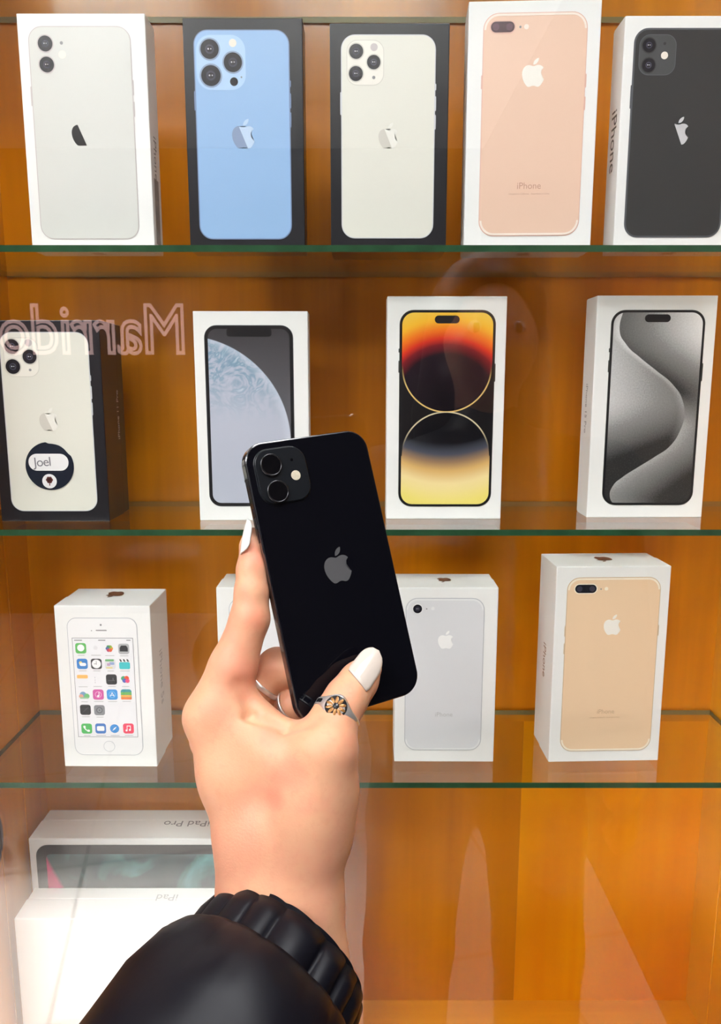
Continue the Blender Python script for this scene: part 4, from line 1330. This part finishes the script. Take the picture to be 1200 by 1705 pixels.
# nails: curved almond plates
M['nail'] = principled('pale_nail_polish', (0.62, 0.54, 0.47), 0.18, coat=0.4)
M['nail_white'] = principled('white_nail_polish', (0.78, 0.76, 0.72), 0.18, coat=0.4)
def nail(base, tip, across, normal, w, sag, arch, mat, thick=0.0007, rnd=False):
    """base and tip: camera-space points; across: unit vector; normal: outward"""
    rows, n = 16, 11
    bm = bmesh.new()
    top, bot = [], []
    for i in range(rows + 1):
        s = i / rows
        c = base + (tip - base) * s + normal * arch * math.sin(math.pi * s)
        prof = (1.0 - 0.10 * s) if s < 0.45 else 0.955 * math.sqrt(max(0.0, 1 - ((s - 0.45) / 0.55) ** 2.3)) + 0.004
        if s < 0.12: prof *= 0.90 + 0.10 * (s / 0.12)
        if rnd and s < 0.3: prof *= math.sqrt(max(0.02, 1 - ((0.3 - s) / 0.3) ** 2))
        hw = w / 2 * prof
        rt, rb = [], []
        for j in range(n + 1):
            t = -1 + 2 * j / n
            p = c + across * hw * t - normal * sag * (prof ** 1.5) * t * t
            back = -0.06 * w * (1 - t * t) if i == 0 else 0
            p = p + (tip - base) / np.linalg.norm(tip - base) * back
            rt.append(bm.verts.new(cam2world(p))); rb.append(bm.verts.new(cam2world(p - normal * thick)))
        top.append(rt); bot.append(rb)
    for i in range(rows):
        for j in range(n):
            bm.faces.new((top[i][j], top[i][j + 1], top[i + 1][j + 1], top[i + 1][j]))
            bm.faces.new((bot[i][j], bot[i + 1][j], bot[i + 1][j + 1], bot[i][j + 1]))
        bm.faces.new((top[i][0], top[i + 1][0], bot[i + 1][0], bot[i][0]))
        bm.faces.new((top[i][n], bot[i][n], bot[i + 1][n], top[i + 1][n]))
    for j in range(n):
        bm.faces.new((top[0][j], bot[0][j], bot[0][j + 1], top[0][j + 1]))
        bm.faces.new((top[rows][j], top[rows][j + 1], bot[rows][j + 1], bot[rows][j]))
    return from_bm('fingernail', bm, mat, person, smooth=True)
def unit(v): return v / np.linalg.norm(v)
nb, ntp = PP(597, 1130, 18.8), PP(631, 1083, 13.5)
ac = unit(PP(613, 1147, 21.5) - PP(583, 1111, 15.5))
nn = unit(np.cross(unit(ntp - nb), ac)); nn = nn if nn[2] < 0 else -nn
nail(nb, ntp, ac, nn, 0.0155, 0.0022, 0.0004, M['nail'])
nb, ntp = C(399.5, 921, 393), C(411.0, 864, 397)
nn = unit(np.array([-0.96, 0.12, -0.25]))
ac = unit(np.cross(nn, unit(ntp - nb)))
nail(nb, ntp, ac, nn, 0.0110, 0.0034, 0.0006, M['nail_white'], rnd=True)

# rings
M['silver'] = principled('silver_metal', (0.92, 0.91, 0.90), 0.30, metal=0.85)
M['enamel'] = principled('black_enamel', (0.01, 0.01, 0.012), 0.2)
M['bronze'] = principled('bronze_petal', (0.36, 0.16, 0.04), 0.3, metal=0.3)
def basis(axis, hint):
    a = unit(axis); u = unit(hint - a * np.dot(hint, a)); return a, u, np.cross(a, u)
def band(bm, c, a, u, v, r, wfun, th, n=72, mi=0, squash=1.0):
    rings = []
    for i in range(n):
        t = 2 * math.pi * i / n
        o = u * math.cos(t) + v * math.sin(t) * squash
        hw = wfun(t)
        rings.append([bm.verts.new(cam2world(c + o * rr + a * s * hw)) for rr, s in ((r, -1), (r + th * 0.8, -1), (r + th, -0.7), (r + th, 0.7), (r + th * 0.8, 1), (r, 1))])
    for i in range(n):
        A, B_ = rings[i], rings[(i + 1) % n]
        for j in range(6):
            k2 = (j + 1) % 6
            bm.faces.new((A[j], A[k2], B_[k2], B_[j])).material_index = mi
def ring_thing(label, c, axis, r, wfun, th, parts=None):
    root = empty('finger_ring', cam2world(c), 0, label, 'ring')
    bm = bmesh.new()
    a, u, v = basis(axis, np.array([0, 0, -1.0]))
    band(bm, c, a, u, v, r, wfun, th)
    o = from_bm('band', bm, M['silver'], smooth=True)
    o.parent = root
    o.matrix_parent_inverse = Matrix.Translation(root.location).inverted()
    return root, a, u, v
# thumb ring with an open flower plaque and dark inlay
tc_, tax = PP(560, 1190, 11.3), PP(577, 1162, 9.8) - PP(545, 1215, 12.0)
TRR = 0.01135
def wf(t):
    t = (t + math.pi) % (2 * math.pi) - math.pi
    return 0.0020 + 0.0045 * math.exp(-((t - PLQ) / 0.50) ** 2)
PLQ = 0.32
hintv = np.array([0.25, 0, -1.0])
root, a, u, v = ring_thing('silver thumb ring with a black and bronze flower plaque', tc_, tax, TRR, wf, 0.0009)
side = 1 if np.dot(u * math.cos(PLQ) + v * math.sin(PLQ), np.array([1, 0, 0])) > 0 else -1
if side < 0:
    PLQ = -PLQ
    bm = bmesh.new(); band(bm, tc_, a, u, v, TRR, wf, 0.0009)
    ob = root.children[0]; me = ob.data
    bmesh.ops.recalc_face_normals(bm, faces=bm.faces); bm.to_mesh(me); bm.free()
    for p in me.polygons: p.use_smooth = True
def on_ring(t, s, lift):
    o = u * math.cos(t) + v * math.sin(t)
    return cam2world(tc_ + o * (TRR + 0.0009 + lift) + a * s)
def ring_patch(name, outline, lift, mat):
    """outline: (arc metres from plaque centre, along axis metres)"""
    bm = bmesh.new()
    c0 = bm.verts.new(on_ring(PLQ + np.mean([p[0] for p in outline]) / TRR, np.mean([p[1] for p in outline]), lift + 0.00015))
    vs = [bm.verts.new(on_ring(PLQ + p[0] / TRR, p[1], lift)) for p in outline]
    vd = [bm.verts.new(on_ring(PLQ + p[0] / TRR, p[1], -0.0002)) for p in outline]
    n = len(vs)
    for i in range(n):
        bm.faces.new((vs[i], vs[(i + 1) % n], c0))
        bm.faces.new((vs[i], vd[i], vd[(i + 1) % n], vs[(i + 1) % n]))
    o = from_bm(name, bm, mat)
    o.parent = root; o.matrix_parent_inverse = Matrix.Translation(root.location).inverted()
ring_patch('plaque', circ(0.0053, n=28), 0.00015, M['enamel'])
for i in range(10):
    an = 2 * math.pi * i / 10
    pts = [(0.0031 * math.cos(an) + 0.0017 * math.cos(q) * math.cos(an) - 0.00072 * math.sin(q) * math.sin(an),
            0.0031 * math.sin(an) + 0.0017 * math.cos(q) * math.sin(an) + 0.00072 * math.sin(q) * math.cos(an)) for q in [2 * math.pi * j / 10 for j in range(10)]]
    ring_patch('petal', pts, 0.0004, M['bronze'])
ring_patch('flower_centre', circ(0.0011, n=14), 0.0006, M['enamel'])
sgn = 1 if PLQ < 0 else -1
sgn = sgn if np.dot(u * math.cos(PLQ + sgn) + v * math.sin(PLQ + sgn), np.array([1.0, 0, 0])) < np.dot(u * math.cos(PLQ - sgn) + v * math.sin(PLQ - sgn), np.array([1.0, 0, 0])) else -sgn
for off in (0.0104, 0.0162):
    ring_patch('inlay', [(sgn * off + x_, z_) for x_, z_ in rrect(0.0046, 0.0022, 0.0006, n=3)], 0.00012, M['enamel'])
# plain bands on the two fingers behind
mc_, max_ = MIDDLE[1][0] * 0.72 + MIDDLE[2][0] * 0.28, MIDDLE[2][0] - MIDDLE[1][0]
ring_thing('plain silver ring on the finger bent behind the phone', mc_, max_, 0.0105, lambda t: 0.0013, 0.0009)
rc_, rax = RING[1][0] * -0.10 + RING[2][0] * 1.10, RING[2][0] - RING[1][0]
ring_thing('thin silver ring low on the finger under the palm crease', rc_, rax, 0.0101, lambda t: 0.0011, 0.0009)

# sleeve and gathered cuff
M['nylon'] = principled('black_nylon', (0.0035, 0.0035, 0.007), 0.44, spec=0.25, bump=0.25, bscale=60)
M['nylon'].node_tree.nodes['Principled BSDF'].inputs['Sheen Weight'].default_value = 0.0
W2C = lambda p: np.array([p[0], p[1] * SP + (p[2] - CAMZ) * CP, p[1] * CP - (p[2] - CAMZ) * SP])
CUFF0 = C(478, 1584, 372)
ELB = (-0.155, 0.125, 1.10)
ELBOW = W2C(ELB)
def tube(path, radii, n, mod, name, mat, cap=False):
    pts = [np.array(p) for p in path]
    bm = bmesh.new()
    u = None
    rows = []
    for i, p in enumerate(pts):
        t = unit(pts[min(i + 1, len(pts) - 1)] - pts[max(i - 1, 0)])
        if u is None: u = unit(np.cross(t, np.array([0, 0, 1.0])))
        u = unit(u - t * np.dot(u, t)); v = np.cross(t, u)
        row = []
        for j in range(n):
            th = 2 * math.pi * j / n
            r = radii[i] + mod(i, th)
            row.append(bm.verts.new(cam2world(p + (u * math.cos(th) + v * math.sin(th)) * r)))
        rows.append(row)
    for A, B_ in zip(rows, rows[1:]):
        for j in range(n):
            bm.faces.new((A[j], A[(j + 1) % n], B_[(j + 1) % n], B_[j]))
    return from_bm(name, bm, mat, person, smooth=True)
ax_ = unit(ELBOW - CUFF0)
# cuff: outside, rolled rim, inside
NF = 18
ph_ = rng.uniform(0, 2 * math.pi, 40); am_ = rng.uniform(0.6, 1.4, 40)
def folds(th):
    return (2 * abs(math.sin(NF / 2 * th + 0.8 * math.sin(2 * th + 1) + 0.45 * math.sin(5 * th))) ** 0.55 - 1) * (0.75 + 0.35 * math.sin(3 * th + 0.5))
prof = [(0.034, 33), (0.016, 34.5), (0.004, 37.5), (0.0, 40.5), (0.003, 43.0), (0.010, 44.0), (0.020, 44.0), (0.030, 43.5), (0.038, 44.0)]
path = [CUFF0 + ax_ * s for s, _ in prof]
amp = [0.4, 0.5, 0.7, 1.0, 1.7, 2.4, 2.7, 2.3, 0.8]
tube(path, [r / 1000 for _, r in prof], 240, lambda i, th: amp[i] / 1000 * folds(th), 'cuff', M['nylon'])
# sleeve: balloons out right behind the cuff
sl = [(0.022, 45), (0.0215, 48), (0.024, 50.5), (0.030, 54.0), (0.040, 57.0), (0.055, 58.5), (0.09, 57), (0.13, 55), (0.18, 54), (0.22, 53), (0.26, 52)]
path = [CUFF0 + ax_ * s for s, _ in sl]
def wrinkle(i, th):
    s = sl[i][0]
    e = min(1.0, max(0, (s - 0.02) / 0.03))
    return e * (0.0025 * math.sin(3 * th + 25 * s + 1) + 0.0018 * math.sin(5 * th - 40 * s) + 0.0012 * math.sin(9 * th + 60 * s)) + (1 - e) * 0.0008 * folds(th)
sleeve = tube(path, [r / 1000 for _, r in sl], 160, wrinkle, 'sleeve', M['nylon'])

# the rest of the person: jacket, trousers, head, seen only as a dim reflection in the pane
def V(x, y, z): return np.array([x, y, z], np.float64)
EL, SHL = V(*ELB), V(0.04, -0.07, 1.285)
BX, BY = 0.20, -0.17
def jacket_sdf(P):
    K = 0.03
    d = chain(P, [(SHL, 62), (EL * 0.55 + SHL * 0.45, 58), (EL, 56), (EL + (cam2world_np(CUFF0 + ax_ * 0.20) - EL) * 0.9, 52)], 0.02)
    d = smin(d, chain(P, [(SHL, 66), (V(BX, BY, 1.30), 85), (V(0.40, -0.20, 1.285), 66)], K), K)
    for s in (-0.075, 0.0, 0.075):
        d = smin(d, chain(P, [(V(BX + s, BY, 1.26), 100), (V(BX + s, BY, 1.08), 92), (V(BX + s * 1.15, BY, 0.90), 100), (V(BX + s * 1.15, BY, 0.84), 98)], K), K)
    d = smin(d, chain(P, [(V(BX, BY + 0.005, 1.33), 62), (V(BX, BY + 0.01, 1.375), 58)], K), 0.02)
    d = smin(d, chain(P, [(V(0.40, -0.20, 1.285), 62), (V(0.45, -0.22, 1.02), 52), (V(0.44, -0.17, 0.83), 44)], 0.02), 0.03)
    return d
def cam2world_np(p):
    q = cam2world(p); return np.array([q.x, q.y, q.z])
sdf_object('jacket', jacket_sdf, (-0.30, -0.36, 0.70), (0.56, 0.30, 1.46), 0.011, M['nylon'], person, None, 2)
M['denim'] = principled('dark_trousers', (0.02, 0.02, 0.026), 0.7, bump=0.2, bscale=300)
def trousers_sdf(P):
    K = 0.03
    d = None
    for s in (-1, 1):
        c = chain(P, [(V(BX + s * 0.085, BY, 0.88), 92), (V(BX + s * 0.10, BY + 0.01, 0.70), 88), (V(BX + s * 0.115, BY + 0.02, 0.46), 78), (V(BX + s * 0.125, BY, 0.10), 74)], 0.02)
        d = c if d is None else smin(d, c, K)
    return smax(d, -(P[..., 2] - 0.075), 0.005)
sdf_object('trousers', trousers_sdf, (-0.06, -0.34, 0.04), (0.54, 0.04, 1.02), 0.011, M['denim'], person, None, 2)
M['shoe'] = principled('dark_shoe', (0.03, 0.03, 0.03), 0.5)
for s in (-1, 1):
    fx = BX + s * 0.128
    def shoe_sdf(P, fx=fx):
        d = chain(P, [(V(fx, BY - 0.05, 0.045), 42), (V(fx, BY + 0.06, 0.042), 41), (V(fx + s * 0.01, BY + 0.15, 0.034), 34)], 0.02)
        d = smin(d, chain(P, [(V(fx, BY - 0.02, 0.05), 40), (V(fx, BY - 0.01, 0.12), 40)], 0.02), 0.02)
        return smax(d, 0.0015 - P[..., 2], 0.003)
    sdf_object('shoe', shoe_sdf, (fx - 0.07, BY - 0.12, -0.01), (fx + 0.07, BY + 0.22, 0.18), 0.008, M['shoe'], person, None, 1)
HC = V(BX, BY + 0.005, 1.515)
def head_sdf(P):
    d = chain(P, [(HC + V(0, -0.012, 0.03), 80), (HC + V(0, 0.012, 0.0), 74)], 0.02)
    d = smin(d, chain(P, [(HC + V(0, 0.035, -0.03), 52), (HC + V(0, 0.048, -0.085), 26)], 0.02), 0.03)
    d = smin(d, chain(P, [(HC + V(0, 0.0, -0.05), 50), (HC + V(0, -0.01, -0.17), 50)], 0.02), 0.03)
    d = smin(d, chain(P, [(HC + V(0, 0.083, 0.008), 7), (HC + V(0, 0.098, -0.030), 11)], 0.008), 0.012)        # nose
    for s in (-1, 1):
        d = smin(d, chain(P, [(HC + V(s * 0.038, 0.062, -0.02), 22), (HC + V(s * 0.03, 0.055, -0.05), 22)], 0.01), 0.02)   # cheeks
        d = smin(d, chain(P, [(HC + V(s * 0.076, -0.004, 0.012), 11), (HC + V(s * 0.074, 0.0, -0.03), 8)], 0.006), 0.006)   # ears
        d = smax(d, -(np.linalg.norm(P - (HC + V(s * 0.031, 0.098, 0.010)).astype(np.float32), axis=-1) - 0.016), 0.008)   # eye sockets
    d = smin(d, chain(P, [(HC + V(-0.02, 0.078, -0.060), 6), (HC + V(0, 0.085, -0.060), 8), (HC + V(0.02, 0.078, -0.060), 6)], 0.006), 0.008)   # lips
    return d
sdf_object('head', head_sdf, HC + V(-0.11, -0.11, -0.24), HC + V(0.11, 0.13, 0.13), 0.005, M['skin'], person, None, 2)
M['hair'] = principled('dark_hair', (0.03, 0.018, 0.012), 0.45, bump=0.5, bscale=250)
def hair_sdf(P):
    d = chain(P, [(HC + V(0, -0.018, 0.04), 92), (HC + V(0, -0.03, 0.0), 90)], 0.02)
    d = smax(d, -chain(P, [(HC + V(0, 0.10, 0.02), 74), (HC + V(0, 0.10, -0.12), 74)], 0.02), 0.012)
    for s in (-1, 1):
        d = smin(d, chain(P, [(HC + V(s * 0.07, -0.03, 0.0), 28), (HC + V(s * 0.085, -0.04, -0.12), 28), (HC + V(s * 0.09, -0.035, -0.25), 22)], 0.02), 0.02)
    d = smin(d, chain(P, [(HC + V(0, -0.07, 0.0), 55), (HC + V(0, -0.085, -0.22), 45)], 0.02), 0.03)
    return d
sdf_object('hair', hair_sdf, HC + V(-0.15, -0.17, -0.31), HC + V(0.15, 0.12, 0.16), 0.006, M['hair'], person, None, 2)
M['eye_white'] = principled('eye_white', (0.8, 0.78, 0.75), 0.2); M['iris'] = principled('iris_brown', (0.05, 0.025, 0.012), 0.2)
for s in (-1, 1):
    bm = bmesh.new()
    bmesh.ops.create_uvsphere(bm, u_segments=16, v_segments=10, radius=0.0125)
    for f in bm.faces:
        f.material_index = 1 if f.calc_center_median().y > 0.0105 else 0
    from_bm('eye', bm, [M['eye_white'], M['iris']], person, tuple(HC + V(s * 0.031, 0.072, 0.010)), True)
def fist_sdf(P):
    o = V(0.44, -0.15, 0.80)
    d = chain(P, [(V(0.44, -0.17, 0.84), 26), (o, 27), (o + V(0, 0.015, -0.045), 30)], 0.01)
    for i in range(4):
        y = -0.035 + i * 0.021
        d = smin(d, chain(P, [(o + V(0.008, y + 0.02, -0.06), 9.5), (o + V(0.012, y + 0.02, -0.10 - 0.006 * (i in (1, 2))), 8.5), (o + V(-0.012, y + 0.02, -0.125 - 0.006 * (i in (1, 2))), 7.5)], 0.004), 0.004)
    d = smin(d, chain(P, [(o + V(0, 0.035, -0.02), 12), (o + V(-0.01, 0.062, -0.06), 10), (o + V(-0.018, 0.062, -0.088), 8)], 0.004), 0.008)
    return d
sdf_object('right_hand', fist_sdf, (0.37, -0.26, 0.63), (0.51, -0.03, 0.89), 0.003, M['skin'], person, None, 1)

# ------------------------------------------------------------------ what the pane reflects from the far end of the shop
M['neon'] = principled('sign_tube', (0.8, 0.6, 0.58), 0.4, emit=(1.0, 0.66, 0.62), estr=2.6)
M['sign_board'] = principled('sign_board', (0.05, 0.045, 0.045), 0.5)
def mirror_at(px, py, y):                        # where a thing at depth y behind the camera shows in the pane
    r = ray(px, py)
    k = (2 * (YPANE - 0.004) - y) / r[1]
    return np.array([r[0] * k, y, CAMZ + r[2] * k])
YW = RY0 + 0.03
s0, s1 = mirror_at(310, 600, YW), mirror_at(-5, 505, YW)
sign = empty('wall_sign', ((s0[0] + s1[0]) / 2, RY0, s0[2]), 0, 'glowing outline lettering on the wall behind the shopper', 'sign')
cu = bpy.data.curves.new('sign_text', 'FONT')
cu.body = 'Marrido'; cu.size = 0.40; cu.align_x = 'CENTER'; cu.align_y = 'CENTER'
cu.fill_mode = 'NONE'; cu.bevel_depth = 0.011; cu.bevel_resolution = 1; cu.resolution_u = 4
to = bpy.data.objects.new('sign_text', cu); COL.objects.link(to)
me = bpy.data.meshes.new_from_object(to.evaluated_get(bpy.context.evaluated_depsgraph_get()))
bpy.data.objects.remove(to)
me.materials.clear()
xs = [v_.co.x for v_ in me.vertices]
kx = abs(s1[0] - s0[0]) / (max(xs) - min(xs))
for v_ in me.vertices: v_.co.x *= kx
lt = link_mesh('lettering', me, M['neon'], sign)
lt.matrix_local = frame_mat((-1, 0, 0), (0, 0, 1), (0, 0.03, (s1[2] - s0[2]) / 2))
bm = bmesh.new(); add_box(bm, (-abs(s1[0] - s0[0]) / 2 - 0.08, 0.0005, -0.30), (abs(s1[0] - s0[0]) / 2 + 0.08, 0.012, 0.50), 0.004)
from_bm('back_board', bm, M['sign_board'], sign)
